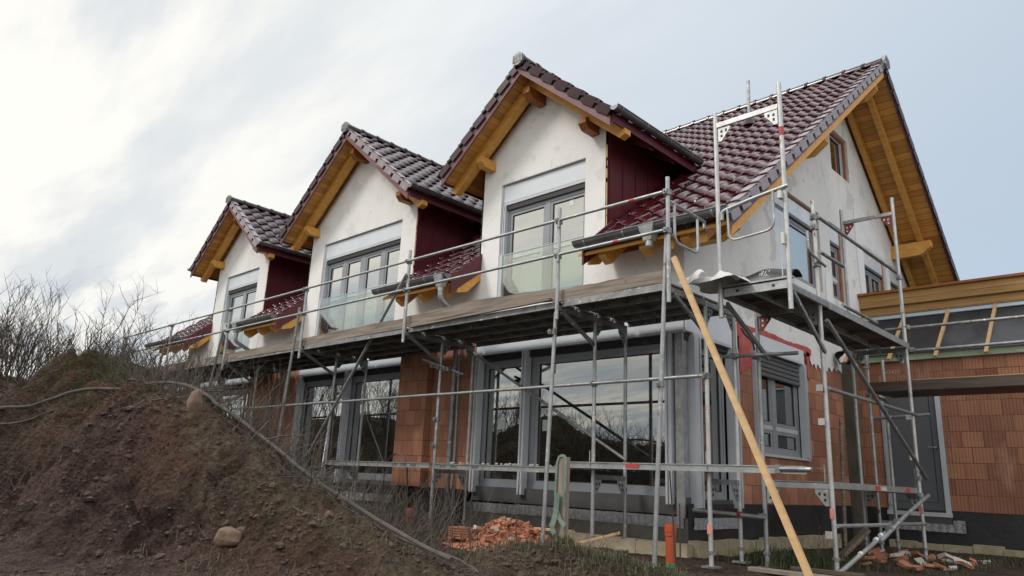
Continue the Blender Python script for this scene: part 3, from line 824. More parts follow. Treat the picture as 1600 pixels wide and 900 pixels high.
# ---- upper front wall (plaster), dormer gables
D = [dict(c=-2.56, h=1.315, top=6.73, he=1.80, win=(-3.42, -1.65), cols=[(0, .49), (.55, 1)], slat=False),
     dict(c=-7.49, h=1.86, top=7.12, he=2.27, win=(-8.82, -6.10), cols=[(0, .21), (.26, .47), (.53, .74), (.79, 1)], slat=False),
     dict(c=-12.61, h=1.365, top=6.76, he=1.83, win=(-13.42, -11.72), cols=[(0, .47), (.53, 1)], slat=False)]
SD = .835
ops = [(d['win'][0], d['win'][1], 2.86, 4.95) for d in D]
p = MB()
wall_cells(p, FRONT, XL, 0, 2.62, 3.50, ops, 0.0, .16)
p.build('front_wall', M['plaster'], house)
for d in D:
    p = MB(); a, b = d['c'] - d['h'], d['c'] + d['h']
    zt = d['top'] - .24
    wall_cells(p, FRONT, a, b, 3.50, zt, ops, 0.0, .16, clips=[(SD, 1, SD * d['c'] + zt), (-SD, 1, -SD * d['c'] + zt)])
    p.build('dormer_wall', M['plaster'], house)
    # torn edge where the plaster stops at the corner
    for sx, xx in ((-1, a), (1, b)):
        q = MB(); z = 3.62
        while z < 5.0:
            dz = random.uniform(.05, .3); wdt = random.uniform(.006, .022)
            q.box(xx - (wdt if sx > 0 else 0), xx + (wdt if sx < 0 else 0) + .004 * sx * (sx > 0), -.006, .0, z, z + dz); z += dz + random.uniform(.0, .08)
        q.build('corner_strip', M['pale'] if sx > 0 else M['membrane'], house)
    u0, u1 = d['win']
    s = MB(); mbox(s, FRONT, u0 + .01, u1 - .01, .05, .2, 4.64, 4.93); so = s.build('shutter_box', M['shutter'], house)
    s = MB(); mbox(s, FRONT, u0 + .01, u1 - .01, .044, .1, 4.585, 4.632); s.build('shutter_trim', M['frame_l'], so)
    s = MB(); mbox(s, FRONT, u0 + .05, u1 - .03, .06, .2, 4.50, 4.58); s.build('lintel_profile', M['seal'], house)
    window(FRONT, u0 + .08, u1 - .01, 2.90, 4.50, .10, d['cols'], house, glass='glass_up', fw=.05, sash=.045)
    guide_rails(FRONT, [u0 + .045], 2.88, 4.58, house, .07, .07)
    # frameless glass railing with its side clamps
    rl = MB(); rl.box(u0 + .10, u1 - .03, .018, .036, 2.90, 3.70); ro = rl.build('glass_railing', M['glass_rail'], house)
    rl = MB(); rl.box(u0 + .10, u1 - .03, .015, .039, 3.70, 3.712); rl.build('railing_edge', M['frame_l'], ro)
    q = MB(); q.box(u0 + .005, u0 + .075, .01, .07, 2.88, 3.72); q.build('railing_clamp', M['frame_l'], ro)
    # dark torn protective sheet left behind the foot of the glass
    q = MB(); q.prism([(u0 + .12, .045, 2.92), (u0 + .50, .045, 2.92), (u0 + .40, .045, 3.02), (u0 + .30, .045, 3.08), (u0 + .12, .045, 3.34)], (0, .006, 0)); q.build('torn_sheet', M['black'], ro)
    q = MB(); q.prism([(u0 + .41, .042, 2.92), (u0 + .85, .042, 2.92), (u0 + .8, .042, 2.97), (u0 + .45, .042, 3.04)], (0, .004, 0)); q.build('white_sheet', M['white'], ro)
wst = mat('white_sticker', (.62, .64, .63), .6)
for e in ((-2.62, -2.50, .130, .133, 3.54, 3.66), (-2.78, -2.70, .130, .133, 3.55, 3.65), (-2.05, -1.97, .130, .133, 4.30, 4.42)):
    q = MB(); q.box(*e); q.build('paper_sticker', wst, house)

# ---- gable wall (x = 0 plane, looking along -x)
gop = [(2.84, 4.72, 3.60, 5.10), (5.20, 5.86, 3.62, 5.10), (7.02, 8.34, 3.45, 5.08), (8.62, 9.52, 3.60, 5.09), (5.58, 6.54, 6.29, 7.22)]
lop = [(-.1, 1.34, -.02, 2.12), (1.84, 3.66, .68, 2.36)]
p = MB(); wall_cells(p, GABLE, 0.0, 12.1, 0.0, 2.46, lop, .012, .14); p.build('gable_wall', M['brick'], house)
p = MB()
zs_ = .30
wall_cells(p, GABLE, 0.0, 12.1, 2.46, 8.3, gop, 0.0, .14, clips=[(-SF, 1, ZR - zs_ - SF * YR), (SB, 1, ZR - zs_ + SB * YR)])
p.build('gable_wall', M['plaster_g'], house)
# ragged lower edge of the plaster, and the red sealing band over the openings
q = MB(); y = 3.93; prev = 2.28
while y < 6.3:
    ny2 = y + random.uniform(.02, .07); zl = 2.20 + .06 * (y - 3.9) + random.uniform(-.05, .06)
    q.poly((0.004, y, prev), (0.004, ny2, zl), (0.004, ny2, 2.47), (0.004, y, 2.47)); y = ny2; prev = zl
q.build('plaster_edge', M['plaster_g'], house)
q = MB(); y = .30; zt, zl = 2.50, 2.40
while y < 3.95:
    ny2 = y + random.uniform(.08, .16); z2 = 2.36 + random.uniform(-.03, .02) - (.10 if 1.0 < ny2 < 1.9 else 0); t2 = 2.475 + random.uniform(-.01, .025)
    q.poly((0.010, y, zl), (0.010, ny2, z2), (0.010, ny2, t2), (0.010, y, zt)); y = ny2; zl = z2; zt = t2
y = 3.76
q.poly((.010, y, 2.0), (.010, y + .10, 1.95), (.010, y + .14, 2.4), (.010, y, 2.42))
q.poly((.0105, 1.42, 1.75), (.0105, 1.80, 1.9), (.0105, 1.80, 2.37), (.0105, 1.42, 2.37))
q.build('sealing_band', M['red'], house)
for pts in ([(6.62, 5.12), (8.45, 5.12), (8.45, 5.25), (8.0, 5.62), (7.15, 5.86), (6.62, 5.93)], [(6.75, 3.75), (7.0, 3.7), (7.0, 5.12), (6.62, 5.12), (6.62, 4.6)],
            [(8.36, 3.7), (8.60, 3.7), (8.60, 5.10), (8.36, 5.10)], [(4.82, 3.0), (5.18, 3.0), (5.18, 3.6), (5.12, 3.62), (5.12, 4.0), (5.0, 4.12), (4.85, 3.98)],
            [(5.9, 2.6), (7.0, 2.6), (7.0, 3.6), (6.75, 3.75), (6.3, 3.86), (5.95, 3.8)]):
    q = MB(); q.poly(*[(.006, y, z) for y, z in pts]); q.build('plaster_patch', M['skim'], house)
# side glass door at the corner and the ground floor window
s = MB(); mbox(s, GABLE, .004, 1.36, -.012, .2, 2.10, 2.46); s.build('shutter_box', M['shutter'], house)
s = MB(); mbox(s, GABLE, .16, 1.36, -.02, .05, 2.055, 2.095); s.build('shutter_trim', M['frame_l'], house)
window(GABLE, .34, 1.12, .05, 1.98, .09, [(0, 1)], house, fw=.045, sash=.05)
h_ = MB(); mbox(h_, GABLE, .14, 1.33, .03, .2, 1.98, 2.05); h_.build('lintel_profile', M['seal'], house)
guide_rails(GABLE, [.22, 1.24], -.05, 2.05, house, -.005, .17)
s = MB(); mbox(s, GABLE, .17, 1.33, .02, .2, -.16, .05); s.build('threshold', M['sill'], house)
q = MB()
for i in range(20):
    a = .10 + 1.22 * i / 20; b = .10 + 1.22 * (i + 1) / 20; e = .006 * ((i % 2) * 2 - 1)
    q.poly((.016 + e, a, -.30), (.016 - e, b, -.30), (.02 - e, b, -.165), (.02 + e, a, -.165))
q.build('sealing_strip', M['mesh'], house)
shutter_unit(GABLE, 1.86, 3.64, 2.40, 2.20, 0, house, slat_to=1.86)
gw = window(GABLE, 1.90, 3.56, .70, 2.16, .09, [(0, .42), (.50, 1)], house, fw=.055, sash=.055, transom=1.09)
guide_rails(GABLE, [1.88, 3.60], .70, 2.165, house, -.008, .08)
s = MB(); mbox(s, GABLE, 1.84, 3.66, -.03, .12, .66, .695); s.build('window_sill', M['frame_l'], house)
# upper gable windows
def gable_window(a, b, z0, z1, cols, box=True, film=True, **k):
    zt = z1
    if box:
        s = MB(); mbox(s, GABLE, a + .01, b - .02, .05, .2, z1 - .32, z1 - .06); so = s.build('shutter_box', M['foil'], house)
        s = MB(); mbox(s, GABLE, a + .02, b - .02, .044, .10, z1 - .38, z1 - .33); s.build('shutter_trim', M['slat'], so)
        zt = z1 - .39
    fo = window(GABLE, a + .03, b - .07 if film else b - .03, z0 + .03, zt, .09, cols, house, **k)
    s = MB(); mbox(s, GABLE, b - .060, b - .003, .045, .16, z0, z1 - .01); s.build('bare_reveal', M['rubble'], house)
    s = MB(); mbox(s, GABLE, a + .003, b - .003, .06, .16, z1 - .055, z1 - .004); s.build('bare_reveal', M['timber_d'], house)
    return fo
gable_window(3.46, 4.72, 3.60, 5.10, [(0, 1)], fw=.05, sash=.05)
s = MB(); mbox(s, GABLE, 2.845, 3.47, .03, .07, 3.63, 4.68); s.build('film_panel', M['foil'], house)
s = MB(); mbox(s, GABLE, 2.845, 3.47, .05, .2, 4.78, 5.04); s.build('shutter_box', M['foil'], house)
s = MB(); mbox(s, GABLE, 2.845, 3.47, .044, .1, 4.70, 4.76); s.build('shutter_trim', M['slat'], house)
s = MB(); s.poly(*[(-.155, y, z) for y, z in ((3.55, 3.7), (4.2, 3.7), (4.12, 4.1), (4.22, 4.5), (4.15, 4.62), (3.55, 4.62))]); s.build('hanging_film', M['foil'], house)
gable_window(5.20, 5.86, 3.62, 5.10, [(0, 1)], fw=.05, sash=.045, transom=4.05)
gable_window(7.02, 8.34, 3.45, 5.08, [(0, .45), (.52, 1)], fw=.05, sash=.045)
gable_window(8.62, 9.52, 3.60, 5.09, [(0, 1)], fw=.05, sash=.045)
gable_window(5.58, 6.54, 6.29, 7.22, [(0, 1)], box=False, fw=.045, sash=.045, fm='frame_l')
for (z, w_) in ((3.3, .2),):
    q = MB(); q.tube([(.03, 3.0, 3.15), (.03, 3.9, 3.0)], .006, 5); q.build('wire', M['wire'], house)
# old window pane interior brick seen through the corner door
# ---- main roof
roof = MB()
TH = .16


def slope_sheet(mb, x0, x1, y0, y1, f, t0, t1):
    """slab between z = f(y)-t0 and f(y)-t1"""
    mb.hexa([(x0, y0, f(y0) - t1), (x1, y0, f(y0) - t1), (x1, y1, f(y1) - t1), (x0, y1, f(y1) - t1),
             (x0, y0, f(y0) - t0), (x1, y0, f(y0) - t0), (x1, y1, f(y1) - t0), (x0, y1, f(y1) - t0)])


def tiles(mb, org, u, w_, n_, wid, length, keep=None, cw=.298, cl=.345, seed=0):
    """interlocking S-profile roof tiles: one corrugated strip per course with a thick stepped front edge"""
    org = Vector(org); u = Vector(u).normalized(); w_ = Vector(w_).normalized(); n_ = Vector(n_).normalized()
    prof = [(0, .016), (.10, .000), (.28, -.014), (.48, -.004), (.60, .020), (.72, .044), (.84, .052), (.94, .036)]
    nc = max(1, round(wid / cw)); cw = wid / nc; nr = int(math.ceil(length / cl)); rs = random.Random(seed)
    for r in range(nr):
        w0 = r * cl; w1 = min(w0 + cl + .03, length)
        for cidx in range(nc):
            ux = (cidx + .5) * cw
            if keep and not keep(org + u * ux + w_ * (w0 + .17)): continue
            j = rs.uniform(-.005, .005); j2 = rs.uniform(-.004, .004)
            vs = []
            pr = prof + [(1.0, .016)]
            for (pu, pn) in pr:
                q = org + u * (cidx * cw + pu * cw)
                vs += [q + w_ * (w0 + .004) + n_ * (pn * .6 - .012), q + w_ * w0 + n_ * (pn + .014 + j), q + w_ * (w0 + .022) + n_ * (pn + .030 + j),
                       q + w_ * (w0 + .15) + n_ * (pn + .020 + j2), q + w_ * w1 + n_ * (pn * .75 - .004)]
            fs = []
            for a in range(len(pr) - 1):
                for b in range(4):
                    fs.append((a * 5 + b, (a + 1) * 5 + b, (a + 1) * 5 + b + 1, a * 5 + b + 1))
            mb.raw(vs, fs)


def verge_row(mb, p0, w_, n_, out, length, cl=.345, h=.075, notch=.085, dark=None):
    """stepped side flaps of the verge tiles"""
    p0 = Vector(p0); w_ = Vector(w_).normalized(); n_ = Vector(n_).normalized(); out = Vector(out).normalized()
    r = 0
    if dark is not None:
        e0 = p0 - out * .02
        dark.prism([e0 + w_ * .02 - n_ * h, e0 + w_ * (length - .1) - n_ * h, e0 + w_ * (length - .1) + n_ * .02, e0 + w_ * .02 + n_ * .02], out * .012)
    while r * cl < length - .08:
        a = r * cl + .012; b = min(a + cl - .004, length)
        for (s0, s1, h0) in ((a, b - notch, -h), (b - notch, b, .012)):
            q = [p0 + w_ * s0 + n_ * (h0 + .0), p0 + w_ * s1 + n_ * (h0 - .02), p0 + w_ * s1 + n_ * .035, p0 + w_ * s0 + n_ * .06]
            mb.prism(q, out * .022)
        # rolled upper edge of the verge tile
        mb.prism([p0 + w_ * a + n_ * .062, p0 + w_ * b + n_ * .037, p0 + w_ * b + n_ * .037 - out * .12, p0 + w_ * a + n_ * .062 - out * .12], n_ * .012)
        r += 1


def ridge_caps(mb, p, q, r=.115, step=.38):
    p = Vector(p); q = Vector(q); Lg = (q - p).length; d = (q - p).normalized(); s_ = Vector((0, 0, 1)).cross(d).normalized(); up = Vector((0, 0, 1))
    k = 0
    while k * step < Lg:
        a = p + d * (k * step - .02); b = p + d * min((k + 1) * step + .03, Lg)
        vs = []; fs = []
        for e, (c, rr) in enumerate(((a, r * 1.1), (a + d * .05, r * 1.12), (a + d * .06, r * 1.0), (b, r * .93))):
            for i in range(9):
                t_ = math.pi * (i / 8) * 1.16 - .08 * math.pi
                vs.append(c + s_ * (rr * math.cos(t_)) + up * (rr * math.sin(t_) * .9))
        for e in range(3):
            for i in range(8): fs.append((e * 9 + i, e * 9 + i + 1, (e + 1) * 9 + i + 1, (e + 1) * 9 + i))
        mb.raw(vs, fs); k += 1


def end_disc(mb, c, axis, r):
    c = Vector(c); ax = Vector(axis).normalized(); s_ = Vector((0, 0, 1)).cross(ax).normalized(); up = Vector((0, 0, 1))
    rim = []
    for i in range(14):
        t_ = 2 * math.pi * i / 14
        rim.append(c + s_ * (r * math.cos(t_)) + up * (r * math.sin(t_)))
    mb.prism(rim, ax * .05)
    for i in range(7):
        mb.beam(c + s_ * (r * (i - 3) / 3.6) + up * (-r * .6) + ax * .05, c + s_ * (r * (i - 3) / 3.6) + up * (r * .6) + ax * .05, .02, .014, ax)


nf = Vector((0, -SF, 1)).normalized(); wf = Vector((0, 1, SF)).normalized()
LF = math.hypot(YR - YE, SF * (YR - YE))


def in_dormer(pt):
    for d in D:
        if abs(pt.x - d['c']) < d['h'] + .015:
            if pt.y < (d['top'] - SD * abs(pt.x - d['c']) - .1 - ZR + SF * YR) / SF: return True
    return False


ztop = .055                                            # tiles lie this far under the nominal outer surface
tiles(roof, (XL - .9, YE, zf(YE) - ztop), (1, 0, 0), wf, nf, XV - XL + .9 - .10, LF, keep=lambda q: not in_dormer(q), seed=3)
ro_main = roof.build('roof', M['tile'], house, smooth=True)
r2 = MB()
wbk = Vector((0, -1, SB)).normalized(); nbk = Vector((0, SB, 1)).normalized(); YB = 12.75
LB = math.hypot(YB - YR, SB * (YB - YR))
tiles(r2, (XV - 1.6, YB, zb(YB) - ztop), (1, 0, 0), wbk, nbk, 1.5, LB, seed=5)
r2.build('rear_roof_tiles', M['tile'], ro_main, smooth=True)
r3 = MB(); slope_sheet(r3, XL - .9, XV - 1.6, YR, YB, zb, .05, .1); r3.build('rear_roof_tiles', M['tile'], ro_main)
# boarding under the tiles (seen as the soffit), left out under the dormers
r4 = MB()
edges = [XL - .88]
for d in reversed(D): edges += [d['c'] - d['h'], d['c'] + d['h']]
edges.append(XV - .06)
for i in range(0, len(edges), 2): slope_sheet(r4, edges[i], edges[i + 1], YE + .03, YR, zf, .13, .17)
for i in range(1, len(edges) - 1, 2): slope_sheet(r4, edges[i], edges[i + 1], 3.2, YR, zf, .13, .17)
slope_sheet(r4, XL - .88, XV - .06, YR, YB - .03, zb, .13, .17)
r4.build('soffit', M['soffit'], ro_main)
# bargeboards on the gable verge
bb = MB()
for (y0, y1, f) in ((YE + .02, YR, zf), (YR, YB - .02, zb)):
    bb.hexa([(XV - .06, y0, f(y0) - .215), (XV - .03, y0, f(y0) - .215), (XV - .03, y1, f(y1) - .215), (XV - .06, y1, f(y1) - .215),
             (XV - .06, y0, f(y0) - .10), (XV - .03, y0, f(y0) - .10), (XV - .03, y1, f(y1) - .10), (XV - .06, y1, f(y1) - .10)])
bb.build('bargeboard', M['mauve'], ro_main)
bb = MB(); y0, y1 = YE + .10, YR
bb.hexa([(XV - .11, y0, zf(y0) - .345), (XV - .048, y0, zf(y0) - .345), (XV - .048, y1, zf(y1) - .345), (XV - .11, y1, zf(y1) - .345),
         (XV - .11, y0, zf(y0) - .219), (XV - .048, y0, zf(y0) - .219), (XV - .048, y1, zf(y1) - .219), (XV - .11, y1, zf(y1) - .219)])
bb.build('verge_rafter', M['timber'], ro_main)
vg = MB(); dk = MB(); verge_row(vg, (XV - .02, YE, zf(YE) - ztop), wf, nf, (1, 0, 0), LF, dark=dk); vo = vg.build('verge_tiles', M['verge'], ro_main); dk.build('verge_notch', M['seal'], ro_main)
vg = MB(); verge_row(vg, (XV - .02, YB, zb(YB) - ztop), wbk, nbk, (1, 0, 0), LB, h=.12, notch=.03); vg.build('verge_tiles', M['tile_e'], ro_main)
rc = MB(); ridge_caps(rc, (XV, YR, ZR - .04), (XL - .9, YR, ZR - .04)); rc.build('ridge_caps', M['tile_d'], ro_main, smooth=True)
rc = MB(); end_disc(rc, (XV - .01, YR, ZR - .05), (1, 0, 0), .145); rc.build('ridge_end_disc', M['galv_d'], ro_main)
# rafters under the gable overhang: one against the wall, one flying
for xr in (.07, .52):
    for (y0, y1, f) in ((YE + .12, YR - .02, zf), (YR + .02, YB - .12, zb)):
        b = MB(); b.hexa([(xr, y0, f(y0) - .36), (xr + .10, y0, f(y0) - .36), (xr + .10, y1, f(y1) - .36), (xr, y1, f(y1) - .36),
                          (xr, y0, f(y0) - .172), (xr + .10, y0, f(y0) - .172), (xr + .10, y1, f(y1) - .172), (xr, y1, f(y1) - .172)])
        b.build('rafter', M['timber'], ro_main)
# purlin ends with sloping cut, resting under the rafters
for (yc, f) in ((.10, zf), (3.12, zf), (YR, zf), (8.95, zb)):
    zt = f(yc) - .365 - (.05 if yc != YR else .06)
    b = MB(); hh = .30 if yc > 1 else .22; x1 = .80 if yc > 1 else .70
    prof = [(-.1, zt), (x1, zt), (x1, zt - hh * .45), (x1 - .22, zt - hh), (-.1, zt - hh)]
    b.prism([(x, yc - .08, z) for x, z in prof], (0, .16, 0))
    b.build('purlin', M['timber'], ro_main)
# timber wall plate seen under the front eave by the corner, and rafter tails
b = MB(); b.box(-1.2, .02, -.012, .10, 3.30, 3.47); b.build('wall_plate', M['timber_d'], ro_main)


def eave(x0, x1, left_end, right_end, tails):
    """eave of the main roof between two dormers: gutter, tails, closing boards"""
    g = MB(); n = 9; yg = YE - .075; zg = zf(YE) + .02; r = .075
    for seg in range(1):
        vs = []; fs = []
        for k, xx in enumerate((x0, x1)):
            for i in range(n):
                a = math.pi * i / (n - 1); vs.append((xx, yg + r * math.cos(a), zg - r * math.sin(a)))
            for i in range(n):
                a = math.pi * i / (n - 1); vs.append((xx, yg + (r - .006) * math.cos(a), zg - (r - .006) * math.sin(a)))
        for i in range(n - 1):
            fs.append((i, i + 1, 2 * n + i + 1, 2 * n + i)); fs.append((n + i, 3 * n + i, 3 * n + i + 1, n + i + 1))
        g.raw(vs, fs)
    for xx, s_ in ((x0, 1), (x1, -1)):
        g.prism([(xx, yg + r * math.cos(math.pi * i / (n - 1)), zg - r * math.sin(math.pi * i / (n - 1))) for i in range(n)], (.006 * s_, 0, 0))
    g.tube([(x0, yg - r, zg), (x1, yg - r, zg)], .012, 6)
    go = g.build('gutter', M['zinc'], house, smooth=True)
    b = MB(); xx = x0 + .18
    while xx < x1:
        ring_ = [(xx, yg + (r + .004) * math.cos(math.pi * i / 8), zg - (r + .004) * math.sin(math.pi * i / 8)) for i in range(9)]
        for i in range(8):
            b.prism([ring_[i], ring_[i + 1], (ring_[i + 1][0] + .025, *ring_[i + 1][1:]), (ring_[i][0] + .025, *ring_[i][1:])], (0, 0, -.003))
        b.build('gutter_bracket', M['galv'], go); b = MB()
        xx += .62
    for xt in tails:
        b = MB(); z = zf(0) - .18
        prof = [(.0, z), (YE + .10, zf(YE + .10) - .175), (YE + .10, zf(YE + .10) - .26), (YE + .24, zf(YE + .1) - .335), (.0, z - .20)]
        b.prism([(xt, y, zz_) for y, zz_ in prof], (.11, 0, 0)); b.build('rafter_tail', M['timber'], ro_main)
    for flag, xx in ((left_end, x0 + .05), (right_end, x1 - .04)):
        if flag:
            b = MB(); b.prism([(xx, YE + .01, zf(YE) - .28), (xx, YE + .01, zf(YE) - .0), (xx, .02, zf(.02) + .03), (xx, .02, zf(.02) - .30)], (.03, 0, 0)); b.build('closing_board', M['maroon'], ro_main)
            b = MB(); b.prism([(xx - .02, YE + .16, zf(YE + .16) - .27), (xx - .02, YE + .16, zf(YE + .16) - .36), (xx - .02, -.28, zf(-.28) - .47), (xx - .02, .0, zf(0) - .42), (xx - .02, .0, zf(0) - .29)], (.045, 0, 0)); b.build('closing_beam', M['timber'], ro_main)
    return go


eave(-1.22, XV + .02, True, False, (-.95, -.32, .28))
eave(-5.74, -3.80, False, True, (-5.35, -4.75, -4.2))
eave(-11.32, -9.30, False, True, (-10.9, -10.3, -9.75))
eave(-16.15, -13.9, False, True, (-15.7, -15.05, -14.4))


def hopper(x, down):
    yg = YE - .075; zg = zf(YE) - .02
    b = MB()
    b.hexa([(x - .055, yg - .05, zg - .16), (x + .055, yg - .05, zg - .16), (x + .055, yg + .05, zg - .16), (x - .055, yg + .05, zg - .16),
            (x - .11, yg - .09, zg + .03), (x + .11, yg - .09, zg + .03), (x + .11, yg + .085, zg + .03), (x - .11, yg + .085, zg + .03)])
    b.tube([(x, yg, zg - .15), (x, yg, zg - .23)], .048, 12)
    o = b.build('gutter_outlet', M['galv'], house, smooth=True)
    if down:
        b = MB(); b.tube(rounded([(x, yg, zg - .17), (x, yg, zg - .36), (x - .06, -.07, zg - .62), (x - .06, -.07, 2.4)], .09), .042, 12); b.build('downpipe', M['galv'], house, smooth=True)


hopper(-.05, False); hopper(-3.95, True); hopper(-10.9, True)
b = MB(); b.tube([(-4.22, -.09, 2.5), (-4.22, -.09, -.35)], .042, 12); b.tube([(-4.22, -.09, .62), (-4.22, -.09, .50)], .05, 12)
dp = b.build('downpipe', M['galv_d'], house, smooth=True)
b = MB(); b.ring((-4.22, -.09, .72), (0, 0, 1), .05, .043, .03); b.beam((-4.22, -.05, .72), (-4.22, .0, .72), .02, .02); b.build('pipe_clip', M['galv'], dp)

# ---- dormer roofs
for d in D:
    c, he, top = d['c'], d['he'], d['top']
    yb = (top - ZR + SF * YR) / SF + .25
    rt = MB(); yo = -.60
    for sg in (-1, 1):
        wv_ = Vector((-sg, 0, SD)).normalized(); nv = Vector((sg * SD, 0, 1)).normalized(); ln = math.hypot(he, SD * he)
        def kp(q):
            return q.z > zf(q.y) - .12
        if sg > 0: tiles(rt, (c + he, yo + .10, top - SD * he - ztop), (0, 1, 0), wv_, nv, yb - yo - .1, ln, keep=kp, seed=int(-c * 10))
        else: tiles(rt, (c - he, yb, top - SD * he - ztop), (0, -1, 0), wv_, nv, yb - yo - .1, ln, keep=kp, seed=int(-c * 10) + 1)
    dro = rt.build('dormer_roof', M['tile_d'], house, smooth=True)
    for sg in (-1, 1):
        wv_ = Vector((-sg, 0, SD)).normalized(); nv = Vector((sg * SD, 0, 1)).normalized(); ln = math.hypot(he, SD * he)
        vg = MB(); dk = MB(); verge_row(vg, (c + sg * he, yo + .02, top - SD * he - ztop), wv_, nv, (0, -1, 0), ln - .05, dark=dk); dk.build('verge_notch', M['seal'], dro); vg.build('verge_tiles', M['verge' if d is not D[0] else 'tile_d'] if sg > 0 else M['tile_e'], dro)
        # boarding / soffit slab and bargeboard
        sl = MB(); xe, xr = c + sg * (he - .03), c
        ze, zr = top - SD * (he - .03), top
        sl.hexa([(xe, yo + .06, ze - .17), (xr, yo + .06, zr - .17), (xr, yb, zr - .17), (xe, yb, ze - .17), (xe, yo + .06, ze - .12), (xr, yo + .06, zr - .12), (xr, yb, zr - .12), (xe, yb, ze - .12)])
        sl.build('soffit', M['soffit_y'], dro)
        bb = MB(); bb.prism([(xe, yo + .03, ze - .275), (xr, yo + .03, zr - .275), (xr, yo + .03, zr - .12), (xe, yo + .03, ze - .12)], (0, .028, 0)); bb.build('bargeboard', M['mauve'], dro)
        rf = MB(); xa = c + sg * (he + .02); za = top - SD * (he + .02)
        rf.prism([(c + sg * .0, -.27, top - .172), (xa, -.27, za - .172), (xa, -.27, za - .25), (xa - sg * .10, -.27, za - .29), (c, -.27, top - .172 - .215)], (0, .13, 0)); rf.build('rafter', M['timber'], dro)
        # purlin stub
        st = MB(); xs = c + sg * (d['h'] - .22); zt = top - SD * (d['h'] - .22) - .40
        prof = [(.05, zt), (-.34, zt), (-.34, zt - .09), (-.26, zt - .17), (.05, zt - .17)]
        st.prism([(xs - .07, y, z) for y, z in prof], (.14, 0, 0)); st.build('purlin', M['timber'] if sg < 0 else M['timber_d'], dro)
        # gutter along the dormer eave
        g = MB(); xg = c + sg * (he + .07); zg = top - SD * he + .005; r = .065; yend = (zg - .1 - ZR + SF * YR) / SF
        vs = []; n = 9
        for yy in (yo - .01, yend):
            for i in range(n):
                a = math.pi * i / (n - 1); vs.append((xg + r * math.cos(a), yy, zg - r * math.sin(a)))
        g.raw(vs, [(i, i + 1, n + i + 1, n + i) for i in range(n - 1)])
        g.prism([(xg + r * math.cos(math.pi * i / (n - 1)), yo - .01, zg - r * math.sin(math.pi * i / (n - 1))) for i in range(n)], (0, .006, 0))
        g.tube([(xg + sg * r, yo - .01, zg), (xg + sg * r, yend, zg)], .011, 6)
        go = g.build('gutter', M['zinc'], dro, smooth=True)
        b = MB(); yy = yo + .12
        while yy < yend - .1:
            b.tube([(xg + (r + .006) * math.cos(math.pi * i / 8), yy, zg - (r + .006) * math.sin(math.pi * i / 8)) for i in range(9)], .008, 4); yy += .62
            b.build('gutter_bracket', M['zinc'], dro); b = MB()
        fb = MB(); fb.box(min(c + sg * (he - .0), c + sg * (he - .03)), max(c + sg * he, c + sg * (he - .03)), yo + .07, yend, zg - .19, zg - .03); fb.build('eave_board', M['maroon'], dro)
        # maroon standing-seam cheek
        xw = c + sg * d['h']; zt2 = top - SD * d['h'] - .17
        cl_ = MB(); ym = (zt2 - ZR + SF * YR) / SF
        cl_.prism([(xw - sg * .0, .0, zf(0) - .15), (xw, .0, zt2), (xw, ym, zt2), (xw, ym - .05, zf(ym - .05) - .12)], (-sg * .03, 0, 0))
        yy = .05
        while yy < ym - .1:
            cl_.box(min(xw, xw + sg * .022), max(xw, xw + sg * .022), yy - .008, yy + .008, zf(yy) - .10, zt2 - .01); yy += .335
        cl_.build('cladding', M['maroon'], dro)
        for yt in (.45, 1.05):
            if sg > 0:
                b = MB(); zz_ = top - SD * (d['h'] + .0) - .17
                b.prism([(xw - .0, yt, zz_), (c + he - .05, yt, top - SD * (he - .05) - .172), (c + he - .05, yt, top - SD * he - .22), (xw, yt, zz_ - .2)], (0, .1, 0)); b.build('rafter_tail', M['maroon'], dro)
    rp = MB(); zt = top - .44
    prof = [(.05, zt), (-.42, zt), (-.42, zt - .10), (-.32, zt - .18), (.05, zt - .18)]
    rp.prism([(c - .07, y, z) for y, z in prof], (.14, 0, 0)); rp.build('purlin', M['timber_d'], dro)
    rc = MB(); ridge_caps(rc, (c, yo - .01, top - .035), (c, yb, top - .035), .105); rc.build('ridge_caps', M['tile_d'], dro, smooth=True)
    rc = MB(); end_disc(rc, (c, yo - .0, top - .03), (0, -1, 0), .115); rc.build('ridge_end_disc', M['galv_d'], dro)
# vent pipe on the roof
b = MB(); b.tube([(-.9, 4.0, 6.8), (-.88, 4.0, 7.80)], .030, 10); vp = b.build('vent_pipe', M['galv'], house, smooth=True)
b = MB(); b.tube([(-.9, 4.0, 6.84), (-.9, 4.0, 7.02), (-.9, 4.0, 7.10)], [.14, .075, .034], 12); b.build('pipe_collar', M['tile_d'], vp, smooth=True)

# ------------------------------------------------------------------ annex with its unfinished lean-to roof
annex = thing('brick_annex', 'clay block annex with anthracite door and broad timber fascia', 'annex', (3.0, 5.8, -.6))
AX1 = 7.0
p = MB(); wall_cells(p, FRONT, .006, AX1, 0.0, 2.46, [(.46, 1.42, -.2, 2.12)], 5.7, .14); p.poly((AX1, 5.7, 0), (AX1, 9, 0), (AX1, 9, 2.46), (AX1, 5.7, 2.46)); p.build('wall', M['brick'], annex)
p = MB(); p.poly((.006, 5.712, -.9), (AX1, 5.712, -.9), (AX1, 5.712, 0), (.006, 5.712, 0)); p.build('plinth', M['bitumen'], annex)
p = MB(); p.box(.05, AX1, 5.62, 5.75, 2.462, 2.62); p.build('wall_top_board', M['green'], annex)
